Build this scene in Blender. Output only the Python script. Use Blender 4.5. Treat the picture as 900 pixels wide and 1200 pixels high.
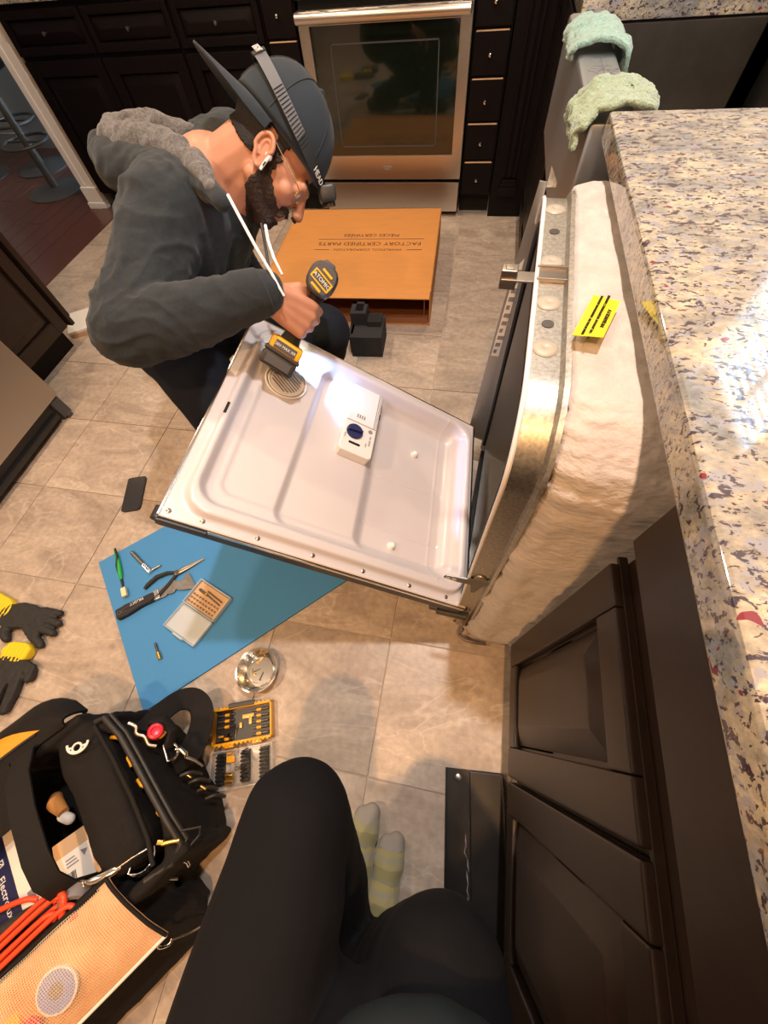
import bpy, bmesh, math, random
from math import sin, cos, pi, radians, sqrt, exp
from mathutils import Vector, Matrix, Euler, noise

for o in list(bpy.data.objects):
    bpy.data.objects.remove(o)
SC = bpy.context.scene
COL = SC.collection
random.seed(7)

# ---------------------------------------------------------------- camera
cam = bpy.data.cameras.new('camera')
cam.sensor_fit = 'HORIZONTAL'; cam.sensor_width = 36.0; cam.lens = 18.0
cam.clip_start = 0.02; cam.clip_end = 60
camo = bpy.data.objects.new('camera', cam); COL.objects.link(camo)
CR = ((0.98148919, 0.12451729, -0.14551432),
      (0.17910221, -0.86587044, 0.46710896),
      (-0.06783341, -0.48452433, -0.87214380))
camo.matrix_world = Matrix(((CR[0][0], -CR[0][1], -CR[0][2], 0),
                            (CR[1][0], -CR[1][1], -CR[1][2], 0),
                            (CR[2][0], -CR[2][1], -CR[2][2], 1.19),
                            (0, 0, 0, 1)))
SC.camera = camo

# ---------------------------------------------------------------- world, lights, exposure
SC.view_settings.view_transform = 'Standard'
SC.view_settings.look = 'None'
SC.view_settings.exposure = 0.0
SC.view_settings.gamma = 1.0
SC.view_settings.use_curve_mapping = False
W = bpy.data.worlds.new('daylight'); SC.world = W; W.use_nodes = True
W.node_tree.nodes['Background'].inputs['Color'].default_value = (0.62, 0.82, 1.0, 1)
W.node_tree.nodes['Background'].inputs['Strength'].default_value = 9.0

def ceiling_lamp(x, y, power, color, size=0.10):
    l = bpy.data.lights.new('ceiling_lamp', 'AREA'); l.shape = 'DISK'; l.size = size
    l.energy = power; l.color = color
    o = bpy.data.objects.new('ceiling_lamp', l); COL.objects.link(o)
    o.location = (x, y, 2.44)
    return o
COOL = (1.0, 0.95, 0.93); WARM = (1.0, 0.52, 0.20); MID = (1.0, 0.76, 0.54); WARM2 = (1.0, 0.70, 0.45)
ceiling_lamp(0.06, 0.75, 30, COOL)            # over the dishwasher
ceiling_lamp(0.06, -0.75, 33, WARM)          # behind the camera
ceiling_lamp(0.06, 2.25, 13, MID)  # unseen lamp added as fill over the far floor
ceiling_lamp(-1.30, 1.75, 25, MID)           # over the man
ceiling_lamp(-1.30, -0.30, 26, WARM2)  # unseen lamp added as warm fill on the left
ceiling_lamp(-3.4, 2.6, 9, MID)  # unseen lamp added as fill in the next room

# ---------------------------------------------------------------- materials
MATS = {}
def mat(name, col, rough=0.5, metal=0.0, var=None, bump=None, stretch=(1, 1, 1), coat=0.0, spec=0.5,
        alpha=1.0, trans=0.0, sheen=0.0, emit=None, sss=0.0):
    """procedural principled material; var=(scale, colour2, contrast); bump=(scale, strength, distance)"""
    m = bpy.data.materials.new(name); m.use_nodes = True
    nt = m.node_tree; N = nt.nodes; L = nt.links
    b = N['Principled BSDF']
    b.inputs['Base Color'].default_value = (*col, 1)
    b.inputs['Roughness'].default_value = rough
    b.inputs['Metallic'].default_value = metal
    b.inputs['Specular IOR Level'].default_value = spec
    b.inputs['Coat Weight'].default_value = coat
    b.inputs['Coat Roughness'].default_value = 0.12
    b.inputs['Alpha'].default_value = alpha
    b.inputs['Transmission Weight'].default_value = trans
    b.inputs['Sheen Weight'].default_value = sheen
    if sss:
        b.inputs['Subsurface Weight'].default_value = sss
        b.inputs['Subsurface Radius'].default_value = (0.012, 0.005, 0.003)
    if emit:
        b.inputs['Emission Color'].default_value = (*emit[:3], 1)
        b.inputs['Emission Strength'].default_value = emit[3]
    if var or bump:
        tc = N.new('ShaderNodeTexCoord'); mp = N.new('ShaderNodeMapping')
        mp.inputs['Scale'].default_value = stretch
        L.new(tc.outputs['Object'], mp.inputs['Vector'])
    if var:
        n = N.new('ShaderNodeTexNoise'); n.inputs['Scale'].default_value = var[0]
        n.inputs['Detail'].default_value = 5; n.inputs['Roughness'].default_value = 0.6
        L.new(mp.outputs[0], n.inputs['Vector'])
        r = N.new('ShaderNodeValToRGB'); c = var[2] * 0.5
        r.color_ramp.elements[0].position = 0.5 - c; r.color_ramp.elements[1].position = 0.5 + c
        r.color_ramp.elements[0].color = (*var[1], 1); r.color_ramp.elements[1].color = (*col, 1)
        L.new(n.outputs['Fac'], r.inputs['Fac']); L.new(r.outputs[0], b.inputs['Base Color'])
    if bump:
        n = N.new('ShaderNodeTexNoise'); n.inputs['Scale'].default_value = bump[0]
        n.inputs['Detail'].default_value = 3
        L.new(mp.outputs[0], n.inputs['Vector'])
        bp = N.new('ShaderNodeBump'); bp.inputs['Strength'].default_value = bump[1]
        bp.inputs['Distance'].default_value = bump[2]
        L.new(n.outputs['Fac'], bp.inputs['Height']); L.new(bp.outputs[0], b.inputs['Normal'])
    MATS[name] = m
    return m

def tile_material():
    m = bpy.data.materials.new('porcelain_tile'); m.use_nodes = True
    nt = m.node_tree; N = nt.nodes; L = nt.links; b = N['Principled BSDF']
    g = N.new('ShaderNodeNewGeometry'); oi = N.new('ShaderNodeObjectInfo')
    off = N.new('ShaderNodeVectorMath'); off.operation = 'SCALE'; off.inputs[0].default_value = (17, 23, 5)
    L.new(oi.outputs['Random'], off.inputs['Scale'])
    ad = N.new('ShaderNodeVectorMath'); ad.operation = 'ADD'
    L.new(g.outputs['Position'], ad.inputs[0]); L.new(off.outputs[0], ad.inputs[1])
    rot = N.new('ShaderNodeMapping'); rot.inputs['Rotation'].default_value = (0, 0, 0.5); rot.inputs['Scale'].default_value = (1.0, 2.6, 1)
    L.new(ad.outputs[0], rot.inputs['Vector'])
    n1 = N.new('ShaderNodeTexNoise'); n1.inputs['Scale'].default_value = 3.2; n1.inputs['Detail'].default_value = 9
    n1.inputs['Roughness'].default_value = 0.66; n1.inputs['Distortion'].default_value = 1.2
    L.new(rot.outputs[0], n1.inputs['Vector'])
    r1 = N.new('ShaderNodeValToRGB'); e = r1.color_ramp.elements
    e[0].position = 0.32; e[0].color = (0.325, 0.255, 0.20, 1); e[1].position = 0.68; e[1].color = (0.56, 0.455, 0.365, 1)
    L.new(n1.outputs['Fac'], r1.inputs['Fac'])
    n2 = N.new('ShaderNodeTexNoise'); n2.inputs['Scale'].default_value = 2.6; n2.inputs['Detail'].default_value = 4
    n2.inputs['Distortion'].default_value = 0.7
    L.new(rot.outputs[0], n2.inputs['Vector'])
    r2 = N.new('ShaderNodeValToRGB'); e = r2.color_ramp.elements
    e[0].position = 0.485; e[0].color = (0, 0, 0, 1); e[1].position = 0.5; e[1].color = (0.42, 0.42, 0.42, 1)
    k = e.new(0.513); k.color = (0, 0, 0, 1)
    L.new(n2.outputs['Fac'], r2.inputs['Fac'])
    mx = N.new('ShaderNodeMix'); mx.data_type = 'RGBA'; mx.inputs[7].default_value = (0.66, 0.57, 0.475, 1)
    L.new(r2.outputs[0], mx.inputs[0]); L.new(r1.outputs[0], mx.inputs[6])
    n3 = N.new('ShaderNodeTexNoise'); n3.inputs['Scale'].default_value = 60; n3.inputs['Detail'].default_value = 4
    L.new(ad.outputs[0], n3.inputs['Vector'])
    mr = N.new('ShaderNodeMapRange'); mr.inputs[1].default_value = 0.3; mr.inputs[2].default_value = 0.7
    mr.inputs[3].default_value = 0.86; mr.inputs[4].default_value = 1.1
    L.new(n3.outputs['Fac'], mr.inputs[0])
    hv = N.new('ShaderNodeMapRange'); hv.inputs[3].default_value = 0.9; hv.inputs[4].default_value = 1.1
    L.new(oi.outputs['Random'], hv.inputs[0])
    mm = N.new('ShaderNodeMath'); mm.operation = 'MULTIPLY'; L.new(mr.outputs[0], mm.inputs[0]); L.new(hv.outputs[0], mm.inputs[1])
    sc = N.new('ShaderNodeVectorMath'); sc.operation = 'SCALE'
    L.new(mx.outputs[2], sc.inputs[0]); L.new(mm.outputs[0], sc.inputs['Scale'])
    L.new(sc.outputs[0], b.inputs['Base Color'])
    b.inputs['Roughness'].default_value = 0.42
    bp = N.new('ShaderNodeBump'); bp.inputs['Strength'].default_value = 0.12; bp.inputs['Distance'].default_value = 0.002
    L.new(n1.outputs['Fac'], bp.inputs['Height']); L.new(bp.outputs[0], b.inputs['Normal'])
    MATS['tile'] = m

def granite_material():
    m = bpy.data.materials.new('speckled_granite'); m.use_nodes = True
    nt = m.node_tree; N = nt.nodes; L = nt.links; b = N['Principled BSDF']
    tc = N.new('ShaderNodeNewGeometry'); mp = N.new('ShaderNodeMapping')
    mp.inputs['Rotation'].default_value = (0.0, 0.0, 0.6); mp.inputs['Scale'].default_value = (1.0, 1.7, 1.7)
    L.new(tc.outputs['Position'], mp.inputs['Vector'])
    def nz(scale, detail, rough=0.55, dist=0.0, o=0):
        n = N.new('ShaderNodeTexNoise'); n.noise_dimensions = '4D'; n.inputs['W'].default_value = o
        n.inputs['Scale'].default_value = scale; n.inputs['Detail'].default_value = detail
        n.inputs['Roughness'].default_value = rough; n.inputs['Distortion'].default_value = dist
        L.new(mp.outputs[0], n.inputs['Vector']); return n
    def ramp(n, p0, c0, p1, c1):
        r = N.new('ShaderNodeValToRGB'); e = r.color_ramp.elements
        e[0].position = p0; e[0].color = (*c0, 1); e[1].position = p1; e[1].color = (*c1, 1)
        L.new(n.outputs['Fac'], r.inputs['Fac']); return r
    base0 = ramp(nz(11, 6, .65, .8), 0.38, (0.235, 0.225, 0.205), 0.60, (0.56, 0.47, 0.335))
    fine = ramp(nz(70, 5, .7, .3, 21), 0.35, (0.62, 0.62, 0.62), 0.65, (1.08, 1.08, 1.05))
    base = N.new('ShaderNodeMix'); base.data_type = 'RGBA'; base.blend_type = 'MULTIPLY'; base.inputs[0].default_value = 1
    L.new(base0.outputs[0], base.inputs[6]); L.new(fine.outputs[0], base.inputs[7])
    def over(prev, fac, col):
        x = N.new('ShaderNodeMix'); x.data_type = 'RGBA'; x.inputs[7].default_value = (*col, 1)
        L.new(fac.outputs[0], x.inputs[0]); L.new(prev, x.inputs[6]); return x.outputs[2]
    K = (0, 0, 0); Wt = (1, 1, 1)
    c = over(base.outputs[2], ramp(nz(50, 3, .55, .8, 3), 0.53, K, 0.60, (.85, .85, .85)), (0.27, 0.27, 0.30))
    c = over(c, ramp(nz(95, 3, .6, .6, 7), 0.565, K, 0.60, Wt), (0.055, 0.042, 0.055))
    c = over(c, ramp(nz(60, 3, .62, .9, 11), 0.595, K, 0.63, Wt), (0.055, 0.03, 0.045))
    c = over(c, ramp(nz(60, 1, .5, .2, 15), 0.70, K, 0.72, Wt), (0.20, 0.03, 0.045))
    L.new(c, b.inputs['Base Color'])
    b.inputs['Roughness'].default_value = 0.05
    b.inputs['Coat Weight'].default_value = 0.6; b.inputs['Coat Roughness'].default_value = 0.03
    MATS['granite'] = m

def brushed(name, col, rough, axis):
    st = [260, 260, 260]; st[axis] = 4
    m = mat(name, col, rough, 1.0, bump=(1.0, 0.12, 0.001), stretch=tuple(st))
    return m

def mesh_vinyl():
    m = bpy.data.materials.new('grid_vinyl'); m.use_nodes = True
    nt = m.node_tree; N = nt.nodes; L = nt.links; b = N['Principled BSDF']
    tc = N.new('ShaderNodeTexCoord'); sp = N.new('ShaderNodeSeparateXYZ'); L.new(tc.outputs['Object'], sp.inputs[0])
    outs = []
    for k in (0, 1):
        a = N.new('ShaderNodeMath'); a.operation = 'MULTIPLY'; a.inputs[1].default_value = 260
        L.new(sp.outputs[k], a.inputs[0])
        f = N.new('ShaderNodeMath'); f.operation = 'FRACT'; L.new(a.outputs[0], f.inputs[0])
        g = N.new('ShaderNodeMath'); g.operation = 'LESS_THAN'; g.inputs[1].default_value = 0.34; L.new(f.outputs[0], g.inputs[0])
        outs.append(g)
    mx = N.new('ShaderNodeMath'); mx.operation = 'MAXIMUM'; L.new(outs[0].outputs[0], mx.inputs[0]); L.new(outs[1].outputs[0], mx.inputs[1])
    al = N.new('ShaderNodeMapRange'); al.inputs[3].default_value = 0.06; al.inputs[4].default_value = 0.5
    L.new(mx.outputs[0], al.inputs[0]); L.new(al.outputs[0], b.inputs['Alpha'])
    b.inputs['Base Color'].default_value = (0.88, 0.72, 0.52, 1); b.inputs['Roughness'].default_value = 0.16
    MATS['grid_vinyl'] = m

tile_material(); granite_material(); mesh_vinyl()
mat('grout', (0.50, 0.42, 0.34), 0.8, var=(30, (0.40, 0.33, 0.27), 0.5))
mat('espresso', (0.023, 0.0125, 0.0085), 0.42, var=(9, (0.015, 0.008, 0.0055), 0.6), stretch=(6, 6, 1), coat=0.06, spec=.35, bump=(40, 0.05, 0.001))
mat('espresso_shaded', (0.0065, 0.004, 0.0045), 0.45, var=(9, (0.004, 0.0025, 0.003), 0.6), stretch=(6, 6, 1), spec=.16)  # same wood, shade of the far runs and recesses put into the colour
mat('cavity_black', (0.004, 0.004, 0.004), 0.8)
mat('white_paint', (0.88, 0.85, 0.82), 0.45)
mat('wall_paint', (0.55, 0.52, 0.48), 0.7, bump=(120, 0.1, 0.001))
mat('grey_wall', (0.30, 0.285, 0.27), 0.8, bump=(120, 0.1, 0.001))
mat('ceiling_paint', (0.82, 0.80, 0.77), 0.9)
mat('hardwood', (0.115, 0.037, 0.022), 0.35, var=(7, (0.055, 0.018, 0.012), 0.7), stretch=(9, 1, 1), coat=0.2)
brushed('stainless', (0.62, 0.58, 0.54), 0.30, 0)
brushed('stainless_vertical', (0.44, 0.41, 0.38), 0.36, 2)
mat('sink_steel', (0.26, 0.25, 0.23), 0.34, 1.0, var=(14, (0.17, 0.16, 0.145), 0.6), bump=(90, 0.05, 0.001))
mat('stool_metal', (0.10, 0.095, 0.09), 0.55, 0.6)
mat('window_lit_steel', (0.50, 0.53, 0.56), 0.42, 1.0)  # sink steel with the window's bluish reflection put into the colour
mat('ink_dark', (0.09, 0.09, 0.10), 0.6)
mat('chrome', (0.80, 0.78, 0.74), 0.14, 1.0)
mat('galvanised', (0.60, 0.57, 0.51), 0.42, 1.0, var=(190, (0.34, 0.32, 0.285), 0.4), bump=(190, 0.15, 0.0006))
mat('dark_galvanised', (0.36, 0.34, 0.31), 0.42, 0.9, var=(60, (0.22, 0.2, 0.18), 0.5))
mat('tub_steel', (0.42, 0.40, 0.37), 0.4, 0.8)
mat('gasket', (0.008, 0.008, 0.008), 0.6)
mat('insulation', (0.60, 0.525, 0.475), 0.95, var=(26, (0.40, 0.345, 0.305), 0.6), bump=(60, 0.6, 0.006), stretch=(1, 1, 2.2), sheen=0.3)
mat('sticker_yellow', (0.90, 0.72, 0.015), 0.45)
mat('ink_black', (0.012, 0.010, 0.010), 0.6)
mat('ink_brown', (0.05, 0.02, 0.01), 0.7)
mat('ink_grey', (0.24, 0.22, 0.23), 0.6)
mat('paper_white', (0.80, 0.76, 0.70), 0.6)
mat('door_plastic', (0.60, 0.555, 0.56), 0.30, var=(5, (0.56, 0.515, 0.52), 0.6), coat=0.15)
mat('clinch', (0.40, 0.345, 0.27), 0.55, 0.3, bump=(120, 0.4, 0.001))
mat('door_flange', (0.62, 0.50, 0.40), 0.42, bump=(200, 0.05, 0.0005))
mat('white_plastic', (0.76, 0.73, 0.71), 0.28, coat=0.2)
mat('navy_plastic', (0.018, 0.022, 0.10), 0.22, coat=0.3)
mat('black_plastic', (0.016, 0.016, 0.017), 0.42)
mat('grey_plastic', (0.06, 0.06, 0.065), 0.5)
mat('yellow_plastic', (0.88, 0.42, 0.012), 0.38, coat=0.1)
mat('clear_plastic', (0.85, 0.80, 0.72), 0.15, alpha=0.26, spec=0.6)
mat('frosted_plastic', (0.72, 0.78, 0.80), 0.5, alpha=0.6)
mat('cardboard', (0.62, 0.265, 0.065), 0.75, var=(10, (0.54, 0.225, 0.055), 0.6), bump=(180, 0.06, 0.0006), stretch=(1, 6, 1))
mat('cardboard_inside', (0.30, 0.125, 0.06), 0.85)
mat('cardboard_tan', (0.62, 0.40, 0.22), 0.8)
mat('foam_dark', (0.030, 0.030, 0.033), 0.95, var=(240, (0.014, 0.014, 0.016), 0.5), bump=(300, 0.6, 0.002))
mat('mat_blue', (0.070, 0.285, 0.60), 0.85, var=(420, (0.055, 0.24, 0.52), 0.5), bump=(500, 0.25, 0.001))
mat('tool_steel', (0.42, 0.38, 0.34), 0.3, 1.0)
mat('dark_steel', (0.15, 0.14, 0.13), 0.38, 0.9)
mat('black_sheet_metal', (0.028, 0.024, 0.022), 0.30, 0.2, var=(12, (0.012, 0.011, 0.010), 0.6), coat=0.2)
mat('brass', (0.80, 0.52, 0.16), 0.28, 1.0)
mat('green_plastic', (0.02, 0.40, 0.06), 0.4)
mat('cream_bristle', (0.78, 0.72, 0.45), 0.8)
mat('rubber_black', (0.022, 0.021, 0.021), 0.72, bump=(300, 0.35, 0.001))
mat('knit_yellow', (0.82, 0.60, 0.02), 0.85, bump=(400, 0.3, 0.001))
mat('bag_fabric', (0.0125, 0.0100, 0.0090), 0.85, var=(300, (0.006, 0.005, 0.0045), 0.5), bump=(500, 0.35, 0.001), spec=.3)
mat('bag_strap', (0.0105, 0.009, 0.0085), 0.8, spec=.3, bump=(700, 0.4, 0.001))
mat('bag_trim', (0.022, 0.020, 0.019), 0.5)
mat('lining_orange', (0.80, 0.30, 0.012), 0.6)
mat('cord_orange', (0.85, 0.075, 0.02), 0.45)
mat('booklet_blue', (0.014, 0.018, 0.075), 0.35)
mat('red_plastic', (0.75, 0.02, 0.05), 0.25, coat=0.3)
mat('pouch_amber', (0.86, 0.52, 0.24), 0.6, var=(16, (0.60, 0.22, 0.035), 0.45))
mat('tape_blue', (0.28, 0.34, 0.62), 0.4)
mat('skin', (0.58, 0.275, 0.165), 0.5, var=(28, (0.50, 0.215, 0.125), 0.7), bump=(220, 0.12, 0.0008), sss=0.12)
mat('hair', (0.012, 0.008, 0.006), 0.75, bump=(300, 0.5, 0.001))
mat('beard_hair', (0.022, 0.014, 0.010), 0.9, var=(260, (0.05, 0.026, 0.016), 0.5), bump=(420, 0.9, 0.002))
mat('fleece_grey', (0.028, 0.033, 0.037), 0.94, var=(240, (0.017, 0.021, 0.024), 0.55), bump=(380, 0.3, 0.0012), sheen=0.12, spec=.3)
mat('heather_grey', (0.17, 0.155, 0.145), 0.95, var=(200, (0.045, 0.042, 0.04), 0.40), bump=(300, 0.4, 0.0015), sheen=0.25)
mat('trouser_navy', (0.0075, 0.009, 0.016), 0.88, bump=(300, 0.2, 0.001), spec=.3)
mat('trouser_black', (0.0040, 0.0042, 0.0060), 0.9, var=(200, (0.0025, 0.0026, 0.004), 0.5), bump=(260, 0.2, 0.001), spec=.25)
mat('shirt_teal', (0.012, 0.018, 0.021), 0.88, spec=.25)
mat('cap_fabric', (0.018, 0.025, 0.032), 0.85, bump=(500, 0.2, 0.001), sheen=0.08, spec=.35)
mat('strap_black', (0.016, 0.016, 0.017), 0.75)
mat('strap_grey', (0.13, 0.13, 0.135), 0.8, bump=(500, 0.4, 0.001))
mat('white_cord', (0.80, 0.80, 0.82), 0.6)
mat('gloss_white', (0.85, 0.84, 0.82), 0.15, coat=0.4)
mat('gold', (0.75, 0.52, 0.24), 0.25, 1.0)
mat('clear_lens', (0.95, 0.90, 0.82), 0.05, alpha=0.18)
mat('eye_white', (0.75, 0.70, 0.66), 0.2)
mat('screen_black', (0.006, 0.006, 0.007), 0.06, coat=0.5)
mat('oven_glass', (0.006, 0.010, 0.006), 0.04, spec=0.7, coat=0.5)
mat('towel_green', (0.33, 0.40, 0.255), 0.95, var=(120, (0.20, 0.26, 0.16), 0.5), bump=(260, 1.0, 0.004), sheen=0.5)
mat('towel_aqua', (0.30, 0.46, 0.37), 0.95, var=(120, (0.18, 0.31, 0.26), 0.5), bump=(260, 1.0, 0.004), sheen=0.5)
mat('shoe_dark', (0.02, 0.02, 0.022), 0.6)
mat('window_frame', (0.8, 0.79, 0.77), 0.4)
mat('blind_white', (0.80, 0.80, 0.78), 0.5)
mat('glass_pane', (1, 1, 1), 0.02, alpha=0.06)

def sock_material():
    m = mat('sock', (0.3, 0.28, 0.16), 0.9, bump=(420, 0.5, 0.0015), sheen=0.3)
    nt = m.node_tree; N = nt.nodes; L = nt.links; b = N['Principled BSDF']
    tc = N.new('ShaderNodeTexCoord'); sp = N.new('ShaderNodeSeparateXYZ'); L.new(tc.outputs['Object'], sp.inputs[0])
    n = N.new('ShaderNodeTexNoise'); n.inputs['Scale'].default_value = 60; L.new(tc.outputs['Object'], n.inputs['Vector'])
    a = N.new('ShaderNodeMath'); a.operation = 'MULTIPLY_ADD'; a.inputs[1].default_value = 0.012; L.new(n.outputs['Fac'], a.inputs[0]); L.new(sp.outputs[1], a.inputs[2])
    f = N.new('ShaderNodeMath'); f.operation = 'MULTIPLY'; f.inputs[1].default_value = 19; L.new(a.outputs[0], f.inputs[0])
    g = N.new('ShaderNodeMath'); g.operation = 'FRACT'; L.new(f.outputs[0], g.inputs[0])
    r = N.new('ShaderNodeValToRGB'); r.color_ramp.interpolation = 'CONSTANT'; e = r.color_ramp.elements
    e[0].position = 0; e[0].color = (0.25, 0.225, 0.105, 1); e[1].position = 0.28; e[1].color = (0.33, 0.29, 0.145, 1)
    for p, c in ((0.5, (0.30, 0.28, 0.20)), (0.68, (0.35, 0.30, 0.13)), (0.86, (0.24, 0.23, 0.15))):
        k = e.new(p); k.color = (*c, 1)
    L.new(g.outputs[0], r.inputs['Fac']); L.new(r.outputs[0], b.inputs['Base Color'])
sock_material()
mat('sock_toe', (0.30, 0.27, 0.235), 0.9, bump=(420, 0.5, 0.0015))

# ---------------------------------------------------------------- mesh helpers
def V(*a): return Vector(a[0]) if len(a) == 1 else Vector(a)
def frame(o, x, y, z=None):
    x = Vector(x).normalized(); y = Vector(y); y = (y - x * y.dot(x)).normalized()
    z = x.cross(y)
    return Matrix(((x.x, y.x, z.x, o[0]), (x.y, y.y, z.y, o[1]), (x.z, y.z, z.z, o[2]), (0, 0, 0, 1)))

class G:
    """collects shapes in one bmesh and links them as ONE mesh object"""
    def __init__(s): s.bm = bmesh.new()
    def quadmesh(s, rings, closed=True, caps=True):
        vs = [[s.bm.verts.new(p) for p in r] for r in rings]; n = len(vs[0])
        for a, b in zip(vs[:-1], vs[1:]):
            for i in range(n if closed else n - 1):
                j = (i + 1) % n
                try: s.bm.faces.new((a[i], a[j], b[j], b[i]))
                except ValueError: pass
        if caps and closed:
            s.bm.faces.new(list(reversed(vs[0]))); s.bm.faces.new(vs[-1])
        return s
    def box(s, c, d, rot=None, bev=0.0, seg=2):
        m = Matrix.Translation(c)
        if rot is not None: m = m @ (rot.to_4x4() if isinstance(rot, Matrix) else Euler(rot).to_matrix().to_4x4())
        r = bmesh.ops.create_cube(s.bm, size=1.0, matrix=m @ Matrix.Diagonal((d[0], d[1], d[2], 1)))
        if bev:
            ed = list({e for v in r['verts'] for e in v.link_edges})
            bmesh.ops.bevel(s.bm, geom=ed, offset=bev, segments=seg, affect='EDGES', profile=0.5)
        return s
    def b2(s, a, b, bev=0.0, seg=2):
        return s.box(((a[0]+b[0])/2, (a[1]+b[1])/2, (a[2]+b[2])/2), (abs(b[0]-a[0]), abs(b[1]-a[1]), abs(b[2]-a[2])), None, bev, seg)
    def tube(s, pts, r, n=10, closed=False, caps=True, flat=1.0, up=None, hexed=False):
        pts = [Vector(p) for p in pts]; k = len(pts); n = n if n == 4 or hexed else max(n, 10)
        rs = r if isinstance(r, (list, tuple)) else [r] * k
        t = [(pts[(i+1) % k] - pts[i-1]) if closed else (pts[min(i+1, k-1)] - pts[max(i-1, 0)]) for i in range(k)]
        t = [v.normalized() if v.length > 1e-9 else Vector((0, 0, 1)) for v in t]
        ref = Vector(up) if up else (Vector((0, 0, 1)) if abs(t[0].z) < 0.9 else Vector((1, 0, 0)))
        u = (ref - t[0] * ref.dot(t[0])).normalized(); rings = []
        for i in range(k):
            if up: u = Vector(up)
            u = (u - t[i] * u.dot(t[i])).normalized(); w = t[i].cross(u)
            rings.append([pts[i] + (w * cos(2*pi*j/n) + u * sin(2*pi*j/n) * flat) * rs[i] for j in range(n)])
        if closed: rings.append(rings[0])
        if closed:
            vs = [[s.bm.verts.new(p) for p in r_] for r_ in rings[:-1]]
            for a in range(k):
                A_, B_ = vs[a], vs[(a+1) % k]
                for i in range(n): s.bm.faces.new((A_[i], A_[(i+1) % n], B_[(i+1) % n], B_[i]))
            return s
        return s.quadmesh(rings, True, caps)
    def cyl(s, a, b, r0, r1=None, n=16): return s.tube([a, b], [r0, r0 if r1 is None else r1], n, hexed=True)
    def cap(s, a, b, r0, r1=None, n=14, m=5):
        a = Vector(a); b = Vector(b); r1 = r0 if r1 is None else r1; d = b - a
        t = d.normalized() if d.length > 1e-9 else Vector((0, 0, 1)); pts = []; rs = []
        for i in range(m):
            th = pi/2 * (1 - i/m); pts.append(a - t*r0*sin(th)); rs.append(max(r0*cos(th), r0*0.02))
        pts.append(a); rs.append(r0); pts.append(b); rs.append(r1)
        for i in range(1, m+1):
            th = pi/2 * i/m; pts.append(b + t*r1*sin(th)); rs.append(max(r1*cos(th), r1*0.02))
        ref = Vector((0, 0, 1)) if abs(t.z) < 0.9 else Vector((1, 0, 0))
        u = (ref - t*ref.dot(t)).normalized(); w = t.cross(u)
        return s.quadmesh([[p + (w*cos(2*pi*j/n) + u*sin(2*pi*j/n))*r for j in range(n)] for p, r in zip(pts, rs)])
    def chain(s, pts, rs, n=14):
        for i in range(len(pts)-1): s.cap(pts[i], pts[i+1], rs[i], rs[i+1], n)
        return s
    def ell(s, c, r, rot=None, n=20):
        m = Matrix.Translation(c)
        if rot is not None: m = m @ (rot.to_4x4() if isinstance(rot, Matrix) else Euler(rot).to_matrix().to_4x4())
        bmesh.ops.create_uvsphere(s.bm, u_segments=n, v_segments=n//2, radius=1, matrix=m @ Matrix.Diagonal((r[0], r[1], r[2], 1)))
        return s
    def lathe(s, prof, m=None, n=28, caps=True):
        m = m or Matrix()
        return s.quadmesh([[m @ Vector((r*cos(2*pi*j/n), r*sin(2*pi*j/n), z)) for j in range(n)] for r, z in prof], True, caps)
    def prism(s, pts, z0, z1, m=None, bev=0.0):
        m = m or Matrix(); n = len(pts)
        lo = [s.bm.verts.new(m @ Vector((p[0], p[1], z0))) for p in pts]; hi = [s.bm.verts.new(m @ Vector((p[0], p[1], z1))) for p in pts]
        fs = [s.bm.faces.new(list(reversed(lo))), s.bm.faces.new(hi)]
        for i in range(n): fs.append(s.bm.faces.new((lo[i], lo[(i+1) % n], hi[(i+1) % n], hi[i])))
        if bev:
            bmesh.ops.bevel(s.bm, geom=list({e for v in hi for e in v.link_edges if e.other_vert(v) in hi}), offset=bev, segments=2, affect='EDGES', profile=0.5)
        return s
    def strap(s, pts, nrm, w, t):
        """flat webbing swept along pts; nrm = face normal(s)"""
        pts = [Vector(p) for p in pts]; k = len(pts); rings = []
        for i in range(k):
            tg = (pts[min(i+1, k-1)] - pts[max(i-1, 0)]).normalized()
            nn = Vector(nrm[i] if isinstance(nrm, list) else nrm); nn = (nn - tg*nn.dot(tg)).normalized(); sd = tg.cross(nn)
            rings.append([pts[i] + sd*a*w/2 + nn*b*t/2 for a, b in ((1, 1), (-1, 1), (-1, -1), (1, -1))])
        return s.quadmesh(rings)
    def sheet(s, fn, nu, nv, thick=0.0):
        P = [[Vector(fn(i/nu, j/nv)) for j in range(nv+1)] for i in range(nu+1)]
        vs = [[s.bm.verts.new(p) for p in r] for r in P]
        fs = [s.bm.faces.new((vs[i][j], vs[i+1][j], vs[i+1][j+1], vs[i][j+1])) for i in range(nu) for j in range(nv)]
        if thick:
            s.bm.normal_update()
            lo = [[s.bm.verts.new(v.co - v.normal*thick) for v in r] for r in vs]
            for i in range(nu):
                for j in range(nv): s.bm.faces.new((lo[i][j], lo[i][j+1], lo[i+1][j+1], lo[i+1][j]))
            for i in range(nu):
                s.bm.faces.new((vs[i][0], lo[i][0], lo[i+1][0], vs[i+1][0])); s.bm.faces.new((vs[i+1][nv], lo[i+1][nv], lo[i][nv], vs[i][nv]))
            for j in range(nv):
                s.bm.faces.new((vs[0][j+1], lo[0][j+1], lo[0][j], vs[0][j])); s.bm.faces.new((vs[nu][j], lo[nu][j], lo[nu][j+1], vs[nu][j+1]))
        return s
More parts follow.
